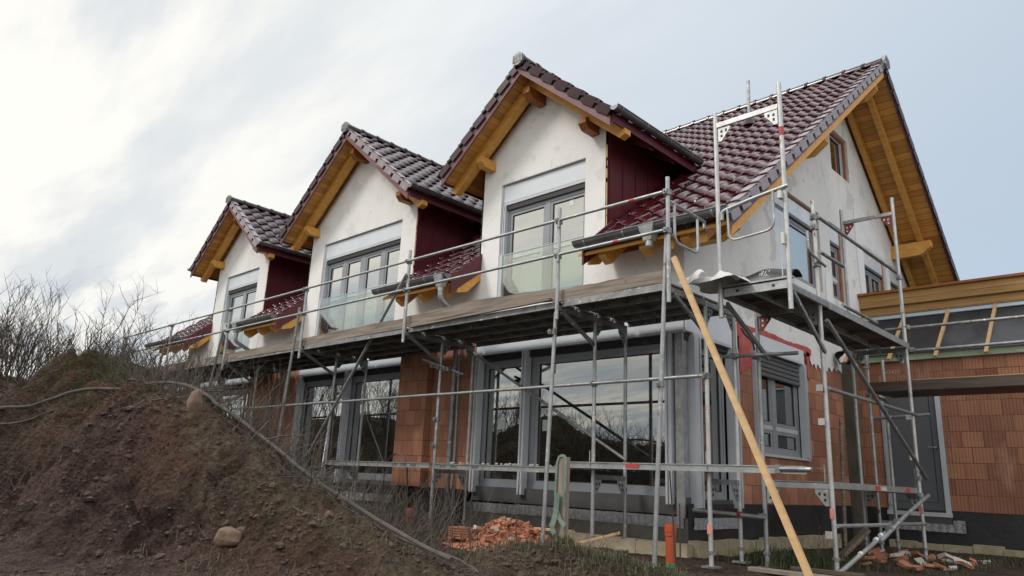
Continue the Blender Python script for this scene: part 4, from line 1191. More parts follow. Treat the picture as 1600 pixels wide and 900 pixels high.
# black membrane, sagging between its battens
nx2, nyy = 60, 12; vs = []; fs = []
for i in range(nx2 + 1):
    for j in range(nyy + 1):
        u = i / nx2; v = j / nyy; x = .05 + u * (AX1 - .05); y = 5.56 + v * 1.06; z = 2.57 + v * .93
        sag = -.035 * abs(math.sin((x - .1) * math.pi / .72)) * math.sin(v * math.pi) + .012 * math.sin(9 * v + 4 * x) * math.sin(v * math.pi)
        vs.append((x, y, z + sag))
for i in range(nx2):
    for j in range(nyy):
        a = i * (nyy + 1) + j; fs.append((a, a + nyy + 1, a + nyy + 2, a + 1))
mb = MB().raw(vs, fs); mo = mb.build('roof_membrane', M['membrane'], annex, smooth='all')
p = MB(); p.hexa([(.05, 6.50, 3.402), (AX1, 6.50, 3.402), (AX1, 6.62, 3.507), (.05, 6.62, 3.507), (.05, 6.49, 3.412), (AX1, 6.49, 3.412), (AX1, 6.61, 3.517), (.05, 6.61, 3.517)]); p.build('membrane_edge', M['lblue'], annex)
for xb_ in (-.02, .72, 1.44, 2.16, 2.88, 3.6):
    b = MB(); b.beam((xb_ + .04, 5.42, 2.46), (xb_ + .06, 6.60, 3.50), .052, .042, (0, -.7, .75)); b.build('batten', M['pale'], annex)
p = MB(); p.box(.012, AX1, 6.56, 6.75, 3.50, 3.66); p.box(.002, AX1, 6.50, 6.75, 3.665, 3.90); fo_ = p.build('fascia', M['fascia'], annex)
p = MB(); p.box(-.0, AX1 + .02, 6.44, 6.8, 3.905, 3.95); p.build('coping', M['timber_d'], fo_)
p = MB(); p.box(.1, AX1, 6.8, 12, 3.7, 3.88); p.build('flat_roof', M['membrane'], annex)
# door
dr = MB(); mbox(dr, FRONT, .56, 1.33, 5.74, 5.79, -.02, 2.08); do = dr.build('door', M['door'], annex)
g = MB(); mbox(g, FRONT, 1.225, 1.237, 5.736, 5.739, .12, 2.02); mbox(g, FRONT, .62, 1.23, 5.736, 5.739, .115, .122); g.build('door_groove', M['seal'], do)
h_ = MB(); h_.tube(rounded([(1.29, 5.74, 1.0), (1.29, 5.69, 1.0), (1.17, 5.69, 1.0)], .02), .011, 8); h_.build('handle', M['galv'], do)
f = MB(); mbox(f, FRONT, .475, .555, 5.70, 5.79, -.06, 2.11); mbox(f, FRONT, 1.335, 1.415, 5.70, 5.79, -.06, 2.11); mbox(f, FRONT, .555, 1.335, 5.70, 5.79, 2.082, 2.11); f.build('door_frame', M['frame_l'], annex)
s = MB(); mbox(s, FRONT, .46, 1.42, 5.66, 5.79, -.10, -.035); s.build('threshold', M['frame_l'], annex)
s = MB(); mbox(s, FRONT, .47, 1.41, 5.68, 5.70, -.24, -.10); s.build('threshold_panel', M['sill'], annex)
q = MB()
for i in range(22):
    a = .36 + 1.24 * i / 22; b = .36 + 1.24 * (i + 1) / 22; e = .006 * ((i % 2) * 2 - 1); e2 = .07 if i > 18 else 0
    q.poly((a, 5.665 + e, -.33), (b, 5.665 - e, -.33), (b, 5.66 - e, -.21 + e2), (a, 5.66 + e, -.21 + e2))
q.build('sealing_strip', M['mesh'], annex)
q = MB(); text_into(q, "43425", .10, (.60, 5.694, 2.25), (1, 0, 0), (0, 0, 1)); q.build('chalk_number', M['chalk'], annex)
# pale strips leaning in the door frame
b = MB(); b.prism([(.50, 5.66, .05), (.60, 5.66, .05), (.60, 5.69, 1.85), (.50, 5.69, 1.85)], (0, .02, 0)); o = b.build('foam_strip', mat('grey_foam_strip', (.36, .39, .43), .6), annex)


# ------------------------------------------------------------------ scaffolds
def tb(parent, name, pts, r=.0242, m='galv', n=10):
    b = MB(); b.tube(pts, r, n); return b.build(name, M[m], parent, smooth=True)


def coupler(parent, p, axis, m='galv_d'):
    b = MB(); p = Vector(p); b.ring(p, axis, .042, .026, .06, 10)
    b.box(p.x - .02, p.x + .02, p.y - .065, p.y - .03, p.z - .028, p.z + .028); b.tube([(p.x, p.y - .05, p.z), (p.x, p.y - .085, p.z)], .011, 6)
    return b.build('coupler', M[m], parent)


def gusset(parent, p, du, m='galv'):
    """perforated triangular plate in the corner of a frame: p corner, du horizontal direction"""
    p = Vector(p); u = Vector(du).normalized(); z = Vector((0, 0, -1)); nrm = u.cross(z)
    b = MB(); b.prism([p, p + u * .14, p + u * .14 + z * .04, p + u * .04 + z * .17, p + z * .17], nrm * .008)
    o = b.build('gusset', M[m], parent)
    h = MB()
    for (a, c_) in ((.03, .04), (.085, .035), (.03, .095)):
        h.prism([p + u * a + z * c_ - nrm * .004, p + u * (a + .022) + z * c_ - nrm * .004, p + u * (a + .022) + z * (c_ + .028) - nrm * .004, p + u * a + z * (c_ + .028) - nrm * .004], nrm * .016)
    h.build('gusset_hole', M['seal'] if m != 'bracket' else M['plasticw'], o)
    return o


def foot(parent, x, y, z):
    b = MB(); b.box(x - .075, x + .075, y - .075, y + .075, z - .01, z + .008); b.tube([(x, y, z), (x, y, z + .22)], .018, 8); b.ring((x, y, z + .14), (0, 0, 1), .04, .018, .03, 8)
    return b.build('base_plate', M['galv_d'], parent)


def steel_deck(parent, x0, x1, y0, y1, zt, m='deck', edge='galv_d', t=.075):
    b = MB(); b.box(x0, x1, y0 + .012, y1 - .012, zt - .02, zt)
    for k in range(int((x1 - x0) / .5)):
        b.box(x0 + .2 + k * .5, x0 + .24 + k * .5, y0 + .02, y1 - .02, zt - t * .9, zt - .022)
    o = b.build('deck', M[m], parent)
    for yy in (y0, y1 - .012):
        e = MB(); e.box(x0, x1, yy, yy + .012, zt - t, zt + .006); e.box(x0, x1, yy - .012 if yy == y0 else yy + .012, yy if yy == y0 else yy + .024, zt - t, zt - t + .012)
        e.build('deck_edge', M[edge], o)
    return o


def steel_deck_y(parent, x0, x1, y0, y1, zt, m='deck', edge='galv', t=.07):
    b = MB(); b.box(x0 + .012, x1 - .012, y0, y1, zt - .02, zt)
    for k in range(int((y1 - y0) / .75)):
        b.box(x0 + .02, x1 - .02, y0 + .5 + k * .75, y0 + .54 + k * .75, zt - t * .9, zt - .022)
    o = b.build('deck', M[m], parent)
    for xx in (x0, x1 - .012):
        e = MB(); e.box(xx, xx + .012, y0, y1, zt - t, zt + .006); e.build('deck_edge', M[edge], o)
    return o


sc = thing('scaffold', 'long galvanised scaffold along the white front facade with weathered toe boards on its deck', 'scaffold', (-7.0, -.8, -.6))
XS = [.73, -.80, -3.72, -6.60, -9.50, -12.40, -15.30]
YN, YF, YG = -.82, -.16, -1.57
ZD = 2.275
for i, x in enumerate(XS):
    for y in (YN, YF):
        zb0 = gz(x, y) + .02; zb0 = max(zb0, GZ - .02)
        tb(sc, 'post', [(x, y, zb0), (x, y, ZD - .06)], m='galv' if i else 'alu')
        foot(sc, x, y, zb0)
    b = MB(); b.beam((x, YF, ZD - .09), (x, YG - .02, ZD - .09), .035, .06); b.build('transom', M['galv_d'], sc)
    b = MB(); b.beam((x, YN - .02, ZD - .42), (x, YG + .10, ZD - .12), .03, .045); b.build('bracket_strut', M['galv_d'], sc)
    b = MB(); b.beam((x, YN, .26), (x, YF, .26), .03, .055); b.build('transom', M['galv_d'], sc)
    gusset(sc, (x, YN + .03, ZD - .12), (0, 1, 0), 'galv_d'); gusset(sc, (x, YF - .03, ZD - .12), (0, -1, 0), 'galv_d')
    if i < 4: gusset(sc, (x, YN + .03, .23), (0, 1, 0)); gusset(sc, (x, YF - .03, .23), (0, -1, 0))
    # guard post on the bracket end
    zt = 3.45 if i < 3 else 3.32
    tb(sc, 'guard_post', [(x, YG, ZD - .23), (x, YG, zt)])
    for zc in (3.27, 2.83): coupler(sc, (x, YG + .0, zc), (0, 0, 1))
for i in range(len(XS) - 1):
    xa, xb_ = XS[i + 1], XS[i]
    if i == 0 or True:
        for zr in (3.27, 2.83):
            pts = rounded([(xa + .03, YG - .045, zr - .09), (xa + .035, YG - .045, zr), (xb_ - .03, YG - .045, zr)], .05) if i == 0 else [(xa + .01, YG - .045, zr), (xb_ - .01, YG - .045, zr)]
            g = tb(sc, 'guard_rail', pts, .019)
    if i == 0:
        for xm, zr in ((.26, 3.27), (.05, 2.83)):
            b = MB(); b.tube([(xm, YG - .045, zr), (xm + .07, YG - .045, zr)], .0205, 10); b.build('paint_mark', M['redpaint'], g, smooth=True)
    steel_deck(sc, xa + .03, xb_ - .03, YG + .06, -1.20, ZD, edge='galv_d')
    steel_deck(sc, xa + .03, xb_ - .03, -1.17, YN + .02, ZD)
    steel_deck(sc, xa + .03, xb_ - .03, YN + .04, -.46, ZD); steel_deck(sc, xa + .03, xb_ - .03, -.43, -.14, ZD)
    # toe boards: old planks, a little warped
    b = MB(); n = 10; z0 = [ZD, ZD, ZD - .01, ZD - .03, ZD - .04, ZD - .04][i]; lift = [.03, .06, .02, 0, 0, 0][i]
    h = [.14, .155, .15, .14, .14, .14][i]
    vs = []; x0t, x1t = xa - (.06 if i != 1 else .05), xb_ - .05
    if i == 0: x1t = .68
    for k in range(n + 1):
        u = k / n; x = x0t + (x1t - x0t) * u; zo = z0 + lift * math.sin(u * 2.6 + .3) * (1 if i == 1 else u) + random.uniform(-.004, .004); hh = h + random.uniform(-.008, .008)
        yo = YG + .075 + .01 * math.sin(u * 3 + i)
        vs += [(x, yo - .018, zo), (x, yo + .018, zo), (x, yo + .018, zo + hh), (x, yo - .018, zo + hh)]
    fs = [(0, 1, 2, 3), tuple(4 * n + q for q in (3, 2, 1, 0))]
    for k in range(n):
        for q in range(4): fs.append((4 * k + q, 4 * k + 4 + q, 4 * k + 4 + (q + 1) % 4, 4 * k + (q + 1) % 4))
    b.raw(vs, fs); b.build('toe_board', M['board'], sc)
    tb(sc, 'ledger', [(xa, YN - .045, 1.37 - .004 * i), (xb_, YN - .045, 1.37)], .0215)
# wooden plank along the deck rim under the second toe board
b = MB(); b.beam((-3.6, YG + .02, ZD - .005), (-.92, YG + .02, ZD + .035), .045, .03); b.build('rim_board', M['board'], sc)
# bottom decks seen edge-on at sitting height
for (xa, xb_, y0, z) in ((-6.55, -3.78, YN - .04, .37), (-3.66, -1.18, YN - .04, .365), (-1.22, 1.80, YN - .10, .43)):
    b = MB(); b.box(xa, xb_, y0 + .013, y0 + .42, z - .015, z - .004); o = b.build('deck', M['galv_d'], sc)
    b = MB(); b.box(xa, xb_, y0, y0 + .012, z - .075, z); b.box(xa, xb_, y0 - .010, y0, z - .012, z); b.box(xa, xb_, y0 - .010, y0, z - .075, z - .064); b.build('deck_edge', M['galv'], o)
    if xa < -1.5:
        q = MB()
        for k in range(5):
            xx = xb_ - (2.6 if xa > -4 else .9) + k * (.23 if k < 3 else .3) + (1.2 if (k == 4 and xa > -4) else 0)
            if xx > xb_ - .25 or xx < xa: continue
            text_into(q, "ALFIX", .055, (xx, y0 - .0015, z - .058), (1, 0, 0), (0, 0, 1))
        q.build('deck_lettering', M['ink'], o)
    else:
        q = MB(); q.box(-.26, -.08, y0 - .012, y0 - .0105, z - .06, z - .015); q.build('paint_mark', M['redpaint'], o)
        q = MB(); q.tube([(1.55, y0 - .015, z - .03), (1.86, y0 - .015, z - .03)], .022, 8); q.box(1.5, 1.56, y0 - .02, y0 + .01, z - .07, z + .01); q.build('deck_hook', M['galv_d'], o)
for x in (-.81, .72): tb(sc, 'locking_pin', [(x + .04, YN - .11, .38), (x + .04, YN - .11, .56)], .006, n=5)
# raking tubes
tb(sc, 'brace', [(-3.69, -1.63, 3.06), (-7.10, -.92, .38)], .0242)
tb(sc, 'brace', [(-3.78, -.22, 2.16), (-.74, -.22, .48)], .0215, 'galv_d')
tb(sc, 'brace', [(-7.5, -.25, 1.35), (-7.05, -.6, .15)], .016, 'alu')
tb(sc, 'standing_tube', [(.51, YG + .03, gz(.51, -1.54)), (.70, YG + .02, 2.86)], .0242)
tb(sc, 'standing_tube', [(-.92, YG + .0, gz(-.92, -1.57)), (-.86, YG + .055, 2.15)], .0242)
tb(sc, 'standing_tube', [(-6.95, YG - .02, .35), (-6.68, YG - .05, 2.95)], .0242, 'galv_d')
tb(sc, 'standing_tube', [(-10.1, YG - .02, .8), (-9.6, YG - .05, 2.85)], .0242, 'galv_d')
tb(sc, 'standing_tube', [(-13.1, YG - .02, 1.0), (-12.5, YG - .05, 2.85)], .0242, 'galv_d')
tb(sc, 'standing_tube', [(-3.98, YF - .02, -.3), (-4.02, YF - .02, 2.1)], .0215, 'galv_d')
coupler(sc, (.60, YG + .03, 1.2), (0, 0, 1)); coupler(sc, (-.88, YG + .03, 1.9), (0, 0, 1))
for (x, y, z) in ((-3.72, YN, 1.78), (-3.55, YN - .02, 1.74), (-3.90, YN + .02, 1.82), (-6.6, YN, 1.4), (-.8, YN, 1.37), (.73, YN, 1.37), (-3.72, YN, 1.0), (-3.72, YN, .62)):
    coupler(sc, (x, y, z), (0, 0, 1))
tb(sc, 'short_tube', [(-4.05, YN - .08, 1.92), (-3.30, YN + .1, 1.66)], .0215, 'galv_d')
# end guard hoop at the corner of the front deck
tb(sc, 'end_guard', rounded([(.75, YG + .02, 3.17), (.75, -.82, 3.15)], .02), .018)
tb(sc, 'end_guard', rounded([(.75, YG + .10, 3.16), (.75, YG + .10, 2.73), (.75, -.98, 2.72), (.75, -.98, 3.14)], .09), .016)
b = MB(); b.prism([(.74, -.84, 3.16), (.74, -.80, 3.15), (.74, -.80, 3.05), (.74, -.84, 3.07)], (.02, 0, 0)); b.build('hook', M['galv'], sc)
for (x, y, z) in ((.73, YN - .026, -.20), (1.70, -.05, 0)):
    pass
q = MB(); q.box(.705, .755, YN - .0275, YN - .0255, -.27, -.17); q.build('sticker', M['sticker'], sc)

# ---- scaffold along the gable
sg_ = thing('scaffold', 'short galvanised scaffold round the gable corner with tall bright end frame', 'scaffold', (1.35, 1.2, -.6))
XI, XO, Y1, Y2 = .97, 1.70, -.05, 3.02
ZG = 2.265
for (x, y, top_) in ((XI, Y1, ZG - .05), (XO, Y1, 3.42), (XI, Y2, 4.42), (XO, Y2, 4.44)):
    z0 = max(gz(x, y), GZ - .03) + .01
    tb(sg_, 'post', [(x, y, z0), (x, y, top_)], m='alu' if x == XO else 'galv'); foot(sg_, x, y, z0)
for y in (Y1, Y2):
    b = MB(); b.beam((XI, y, ZG - .09), (XO, y, ZG - .09), .035, .06); b.build('transom', M['galv_d'], sg_)
    b = MB(); b.beam((XI, y, .26), (XO, y, .26), .03, .055); b.build('transom', M['galv'], sg_)
    gusset(sg_, (XI + .03, y, .23), (1, 0, 0)); gusset(sg_, (XO - .03, y, .23), (-1, 0, 0))
    gusset(sg_, (XI + .03, y, ZG - .12), (1, 0, 0), 'bracket' if y == Y1 else 'galv_d'); gusset(sg_, (XO - .03, y, ZG - .12), (-1, 0, 0), 'galv_d')
b = MB(); b.beam((XI, Y2, 4.20), (XO, Y2, 4.20), .035, .05); b.build('transom', M['galv'], sg_)
gusset(sg_, (XI + .03, Y2, 4.17), (1, 0, 0), 'bracket'); gusset(sg_, (XO - .03, Y2, 4.17), (-1, 0, 0), 'bracket')
steel_deck_y(sg_, XI + .04, XI + .37, -1.02, Y2 + .06, ZG, t=.075); steel_deck_y(sg_, XI + .40, XO + .03, -1.02, Y2 + .06, ZG, t=.075)
# front end of the deck: perforated steel end profile
b = MB(); b.box(1.08, 1.80, -1.055, -1.03, ZG - .105, ZG - .02); b.box(1.05, 1.83, -1.07, -1.0, ZG - .005, ZG + .014); eo = b.build('deck_end_profile', M['galv'], sg_)
b = MB()
for xx in (1.24, 1.63): b.tube([(xx, -1.058, ZG - .06), (xx, -1.054, ZG - .06)], .017, 10)
b.build('bolt_hole', M['seal'], eo)
b = MB(); b.beam((1.08, -.98, ZG - .16), (1.08, Y1 + .02, ZG - .62), .03, .045); b.build('bracket_strut', M['galv_d'], sg_)
b = MB(); b.beam((1.80, -.98, ZG - .14), (1.72, Y1 + .02, ZG - .60), .03, .045); b.build('bracket_strut', M['galv_d'], sg_)
for xq in (1.08, 1.79):
    b = MB(); b.beam((xq, -1.03, ZG - .09), (xq, Y1, ZG - .09), .03, .055); b.build('bracket_beam', M['galv_d'], sg_)
# tall end frame standing at the corner
for x in (1.06, 1.81):
    tb(sg_, 'frame_post', [(x, -1.08, 1.93), (x, -1.08, 4.32 if x < 1.5 else 4.42)], .0245, 'alu')
b = MB(); b.beam((1.08, -1.08, 4.15), (1.79, -1.08, 4.15), .03, .055); b.build('transom', M['alu'], sg_)
gusset(sg_, (1.09, -1.08, 4.12), (1, 0, 0), 'alu'); gusset(sg_, (1.78, -1.08, 4.12), (-1, 0, 0), 'alu')
b = MB(); b.tube([(1.81, -1.08, 3.80), (1.81, -1.08, 3.90)], .0258, 10); b.build('paint_mark', M['redpaint'], sg_, smooth=True)
tb(sg_, 'end_guard', rounded([(1.86, -1.11, 3.22), (1.50, -1.11, 3.17), (1.12, -1.11, 3.10), (1.12, -1.11, 3.0)], .04), .021, 'galv')
tb(sg_, 'end_guard', rounded([(1.19, -1.12, 3.11), (1.20, -1.12, 2.74), (1.70, -1.12, 2.78), (1.70, -1.12, 3.19)], .10), .013, 'galv')
for q in ((1.76, 1.80, -1.15, -1.07, 3.09, 3.17), (1.77, 1.80, -1.14, -1.09, 2.60, 2.72)):
    b = MB(); b.box(*q); b.build('clip', M['plasticw'], sg_)
for (z0, z1) in ((3.22, 3.22), (2.80, 2.80)):
    tb(sg_, 'guard_rail', [(XO + .045, Y1, z0), (XO + .045, Y2 - .3 if z0 > 3 else Y1 + .7, z1)], .021, 'galv_d')
tb(sg_, 'guard_rail', rounded([(XO + .05, Y1 - .35, 2.95), (XO + .05, Y1 - .33, 2.72), (XO + .05, Y1 + .12, 2.66)], .06), .016)
coupler(sg_, (XO, Y1, 3.22), (0, 0, 1)); coupler(sg_, (XO, Y1, 3.10), (0, 0, 1)); coupler(sg_, (XO, Y2, 3.22), (0, 0, 1)); coupler(sg_, (XO, Y1, 2.66), (0, 0, 1))
tb(sg_, 'guard_rail', [(XO + .04, .55, 2.31), (XO + .04, Y2 - 1.3, 2.31)], .021, 'galv_d')
b = MB(); b.box(XO - .01, XO + .03, Y2 - .045, Y2 - .02, 2.70, 2.80); b.build('clip', M['plasticw'], sg_)
tb(sg_, 'ledger', [(XO + .03, Y1, 1.27), (XO + .03, Y2, 1.28)], .0215, 'galv_d')
tb(sg_, 'ledger', [(XO + .03, Y1, -.13), (XO + .03, Y2, -.14)], .0215, 'galv')
tb(sg_, 'brace', [(XO + .06, Y1 + .02, 2.02), (XO + .06, Y2 + .14, .44)], .0242, 'galv_d')
tb(sg_, 'brace', [(XO + .06, Y1 - .14, -.58), (XO + .06, Y2 + .15, .22)], .0242)
tb(sg_, 'brace', [(XO + .10, 1.0, -.30), (XO + .10, 2.0, -.02)], .0242)
coupler(sg_, (XO + .08, 1.7, -.10), (0, 1, 0)); coupler(sg_, (XO, Y2, .22), (0, 0, 1)); coupler(sg_, (XO, Y2, .44), (0, 0, 1)); coupler(sg_, (XO + .08, 1.4, -.18), (0, 1, 0))
b = MB()
for (a, c_) in ((.95, .05), (1.12, .05), (.45, .03)): b.tube([(XO + .0605, a + .0, -.58 + (a + .19) * .2532), (XO + .0605, a + c_, -.58 + (a + c_ + .19) * .2532)], .0252, 8)
b.build('tape_mark', M['print'], sg_)
tb(sg_, 'cross_tube', [(1.18, Y2 + .05, 1.24), (1.90, Y2 + .05, 1.28)], .0215, 'galv_d')
tb(sg_, 'cross_tube', [(.62, -.22, 1.68), (1.50, -.22, 1.65)], .0215, 'galv_d')
tb(sg_, 'cross_tube', [(.20, -.24, -.06), (1.06, -.24, -.09)], .0225, 'galv')
coupler(sg_, (.75, -.20, 1.68), (0, 0, 1)); coupler(sg_, (.97, -.12, 1.67), (0, 0, 1)); coupler(sg_, (.97, -.12, -.08), (0, 0, 1)); coupler(sg_, (.76, -.2, -.075), (0, 0, 1), 'bracket')
b = MB(); b.tube(rounded([(.80, -.10, 2.02), (.84, -.10, 1.94), (.93, -.10, 1.86), (.95, -.10, 1.75)], .05), .012, 6); b.build('cable_tie', M['wire'], sg_)
for z in (1.28, .92, -.22):
    b = MB(); b.box(XO - .075, XO - .015, Y1 - .05, Y1 - .015, z - .035, z + .035); b.build('clip', M['plasticw'], sg_)
for z in (1.24, .70):
    b = MB(); b.box(XO - .07, XO - .01, Y2 - .05, Y2 - .015, z - .03, z + .03); b.build('clip', M['plasticw'], sg_)
b = MB(); b.box(XO - .024, XO + .024, Y1 - .0275, Y1 - .025, -.06, .04); b.build('sticker', M['sticker'], sg_)
b = MB(); b.box(XO - .024, XO + .024, Y2 - .0275, Y2 - .025, -.02, .07); b.build('sticker', M['sticker'], sg_)
for (y0, z) in ((Y1, .31),):
    b = MB(); b.box(XI + .1, XI + .40, y0 + .05, Y2 - .03, z - .015, z - .004); b.box(XO - .32, XO - .04, y0 + .05, Y2 - .03, z - .015, z - .004); o = b.build('deck', M['galv_d'], sg_)
    b = MB(); b.box(XO - .03, XO - .018, y0 + .03, Y2 - .03, z - .07, z); b.box(XI + .09, XI + .1, y0 + .03, Y2 - .03, z - .07, z); b.build('deck_edge', M['galv'], o)
    for (ya, yb_) in ((1.35, 1.50), (2.5, 2.68)):
        b = MB(); b.box(XO - .0175, XO - .016, ya, yb_, z - .063, z - .012); b.build('paint_mark', M['redpaint'], o)
    b = MB(); b.box(XO - .0175, XO - .016, 1.56, 1.74, z - .06, z - .02); b.build('deck_label', mat('cream_label', (.5, .48, .36), .7), o)
tb(sg_, 'locking_pin', [(XO - .06, Y1, .30), (XO - .06, Y1, .48)], .006, n=5); tb(sg_, 'locking_pin', [(XO - .04, Y2, .30), (XO - .04, Y2, .56)], .006, n=5)
tb(sg_, 'locking_pin', [(1.70, -.98, ZG), (1.70, -.98, ZG + .25)], .006, 'plasticw', 5)

# ---- low scaffold with plank deck in front of the annex
sa = thing('scaffold', 'low scaffold with dark thick plank deck in front of the annex door', 'scaffold', (2.5, 3.8, -.6))
for x in (1.03, 4.0):
    for y in (3.45, 4.18):
        tb(sa, 'post', [(x, y, GZ + .01), (x, y, 2.25)]); foot(sa, x, y, GZ + .01)
    tb(sa, 'transom', [(x, 3.35, 1.62), (x, 4.25, 1.62)], .0242, 'galv_d')
    coupler(sa, (x, 3.45, 1.62), (0, 0, 1))
for k, y in enumerate((3.40, 3.70, 3.98)):
    b = MB(); b.box(1.02 + .05 * k, 4.6, y, y + .26, 1.66, 1.80); b.build('plank', M['board_d'], sa)
b = MB(); b.box(1.62, 4.6, 3.50, 3.6, 1.805, 1.825); b.build('plank', M['pale'], sa)
tb(sa, 'guard_rail', [(1.66, 3.12, 2.17), (4.6, 3.12, 2.18)], .0215, 'galv_d'); tb(sa, 'guard_rail', [(1.42, 3.12, 2.50), (4.6, 3.12, 2.50)], .0215, 'galv_d')
coupler(sa, (1.76, 3.09, 2.17), (1, 0, 0)); coupler(sa, (1.72, 3.08, 2.50), (0, 0, 1))
tb(sa, 'hanger', rounded([(1.10, 3.3, 2.28), (1.10, 3.3, 1.98), (1.03, 3.3, 2.02)], .03), .010, 'galv')


# ------------------------------------------------------------------ loose things on and round the scaffold
def on_ground(x, y, dz=0): return (x, y, gz(x, y) + dz)


b = MB(); b.beam((2.30, -2.02, gz(2.30, -2.02) - .02), (.83, -1.63, 2.50), .055, .038, (0, -1, 0)); o = b.build('timber_prop', M['pale'], loc=(2.30, -2.02, -.6))
tag(o, 'long new sawn timber propped diagonally from the grass up to the scaffold deck', 'timber prop')


def cloth(name, label, cat, fn, nu, nv, m, loc, group=None, th=.006):
    vs = []; fs = []
    for s in (0, 1):
        for i in range(nu + 1):
            for j in range(nv + 1):
                p = Vector(fn(i / nu, j / nv)); vs.append((p.x, p.y + (th if s else 0), p.z + (th if s else 0)))
    K = (nu + 1) * (nv + 1)
    for i in range(nu):
        for j in range(nv):
            a = i * (nv + 1) + j
            fs.append((a, a + nv + 1, a + nv + 2, a + 1)); fs.append((K + a, K + a + 1, K + a + nv + 2, K + a + nv + 1))
    for i in range(nu):
        for j in (0, nv):
            a = i * (nv + 1) + j; fs.append((a, a + nv + 1, K + a + nv + 1, K + a))
    for j in range(nv):
        for i in (0, nu):
            a = i * (nv + 1) + j; fs.append((a, a + 1, K + a + 1, K + a))
    o = MB().raw(vs, fs).build(name, m, loc=loc, smooth='all'); tag(o, label, cat, group); return o


def sack(u, v):
    e = (max(0.0, math.sin(math.pi * u)) ** .55) * (max(0.0, math.sin(math.pi * v)) ** .5)
    fold = .030 * math.sin(11 * u + 5 * v) + .022 * math.sin(4 * u - 13 * v + 1) + .014 * math.sin(23 * u + 9 * v)
    x = .82 + .56 * u + .05 * math.sin(6 * v) * (1 - u); y = -1.36 + .52 * v + .04 * math.sin(5 * u)
    return (x, y, ZG + .012 + e * (.15 * (1 - .55 * u) + fold))


cloth('woven_sack', 'crumpled white woven sack lying on the scaffold deck at the house corner', 'sack', sack, 34, 26, M['white'], (1.0, -1.1, 2.2), th=.002)


def white_flap(u, v):
    return (.74 + .27 * u + .03 * v * v, -1.40 + .05 * math.sin(u * 5) + .10 * v * v, ZG + .01 + .02 * u + v * .19 * math.sin(.45 + u * 2.0) - .05 * v ** 3)


cloth('plastic_flap', 'upright curled white plastic flap beside the white sack', 'plastic sheet', white_flap, 12, 8, M['white'], (.8, -1.45, 2.2))


def foil_h(u): return .175 * (.50 + .50 * math.sin(.25 + u * 2.4))


def foil_roll(u, v):
    f = .02 + v * math.pi * .80
    return (1.12 + .66 * u, -.80 - .15 * math.cos(f) + .008 * math.sin(9 * u), ZG + .010 + foil_h(u) * math.sin(f) + .006 * math.sin(11 * u + 4 * v))


fr = cloth('roofing_foil', 'black folded roofing foil with white lettering on the gable scaffold deck', 'foil', foil_roll, 26, 18, M['black'], (1.4, -.9, 2.2))
tm = MB(); text_into(tm, "ail", .10, (0, 0, 0), (.95, -.30, 0), (.30, .95, 0))
q = MB(); vs = []
for (tx, ty, tz) in tm.v:
    u = .46 + tx / .56; v = .22 + ty / .27; p = Vector(foil_roll(u, v)); vs.append((p.x, p.y - .005, p.z + .004))
q.raw(vs, tm.f); q.build('lettering', M['print'], fr)


def foil2(u, v):
    return (1.20 + .5 * u, -.1 + 1.3 * v, ZG + .01 + .08 * math.sin(u * 3.0 + .1) * (1 - .6 * v) + .012 * math.sin(8 * v))


cloth('roofing_foil', 'black foil trailing along the gable deck behind the lettered foil', 'foil', foil2, 10, 10, M['black'], (1.4, .4, 2.2))


def drain(x, y, h, label):
    z = gz(x, y); t = thing('drain_pipe', label, 'drain pipe', (x, y, z), 'orange drain pipes standing out of the soil')
    b = MB(); b.tube([(x, y, z - .05), (x, y, z + h)], .052, 20, caps=False); b.tube([(x, y, z + h), (x, y, z - .05)], .047, 20, caps=False); b.ring((x, y, z + h), (0, 0, 1), .052, .047, .002, 20); b.build('pipe', M['orange'], t, smooth=True)
    b = MB(); b.tube([(x, y, z + h - .12), (x, y, z + h - .115), (x, y, z + h - .02), (x, y, z + h - .015)], [.053, .058, .058, .053], 20, caps=False); b.ring((x, y, z + h - .065), (0, 0, 1), .063, .055, .022, 20); b.build('socket', M['orange'], t, smooth=True)
    return t


dp1 = drain(.55, -1.30, .42, 'tall orange drain pipe standing in gravel beside the glazed house corner')
b = MB(); x, y = .575, -1.34; b.ring((x, y, gz(x, y) + .025), (0, 0, 1), .05, .03, .04, 12); b.build('green_cap', mat('green_plastic', (.03, .25, .09), .5), dp1)
M['orange'] = M['orange_d']
drain(-3.23, -1.6, .34, 'shorter orange drain pipe half hidden by dry twigs below the brick pier')
for (x, y, h, dx, lab) in ((.70, -1.45, .92, -.06, 'taller thin rusty reinforcing rod beside the orange pipe'), (.735, -1.43, .62, .0, 'shorter thin rusty reinforcing rod right of the taller rod')):
    b = MB(); b.tube([on_ground(x, y, -.1), (x + dx * .5, y, gz(x, y) + h * .5), (x + dx, y, gz(x, y) + h)], .0075, 6); tag(b.build('reinforcing_rod', M['rust'], loc=on_ground(x, y)), lab, 'rod', 'rusty rods by the pipe')

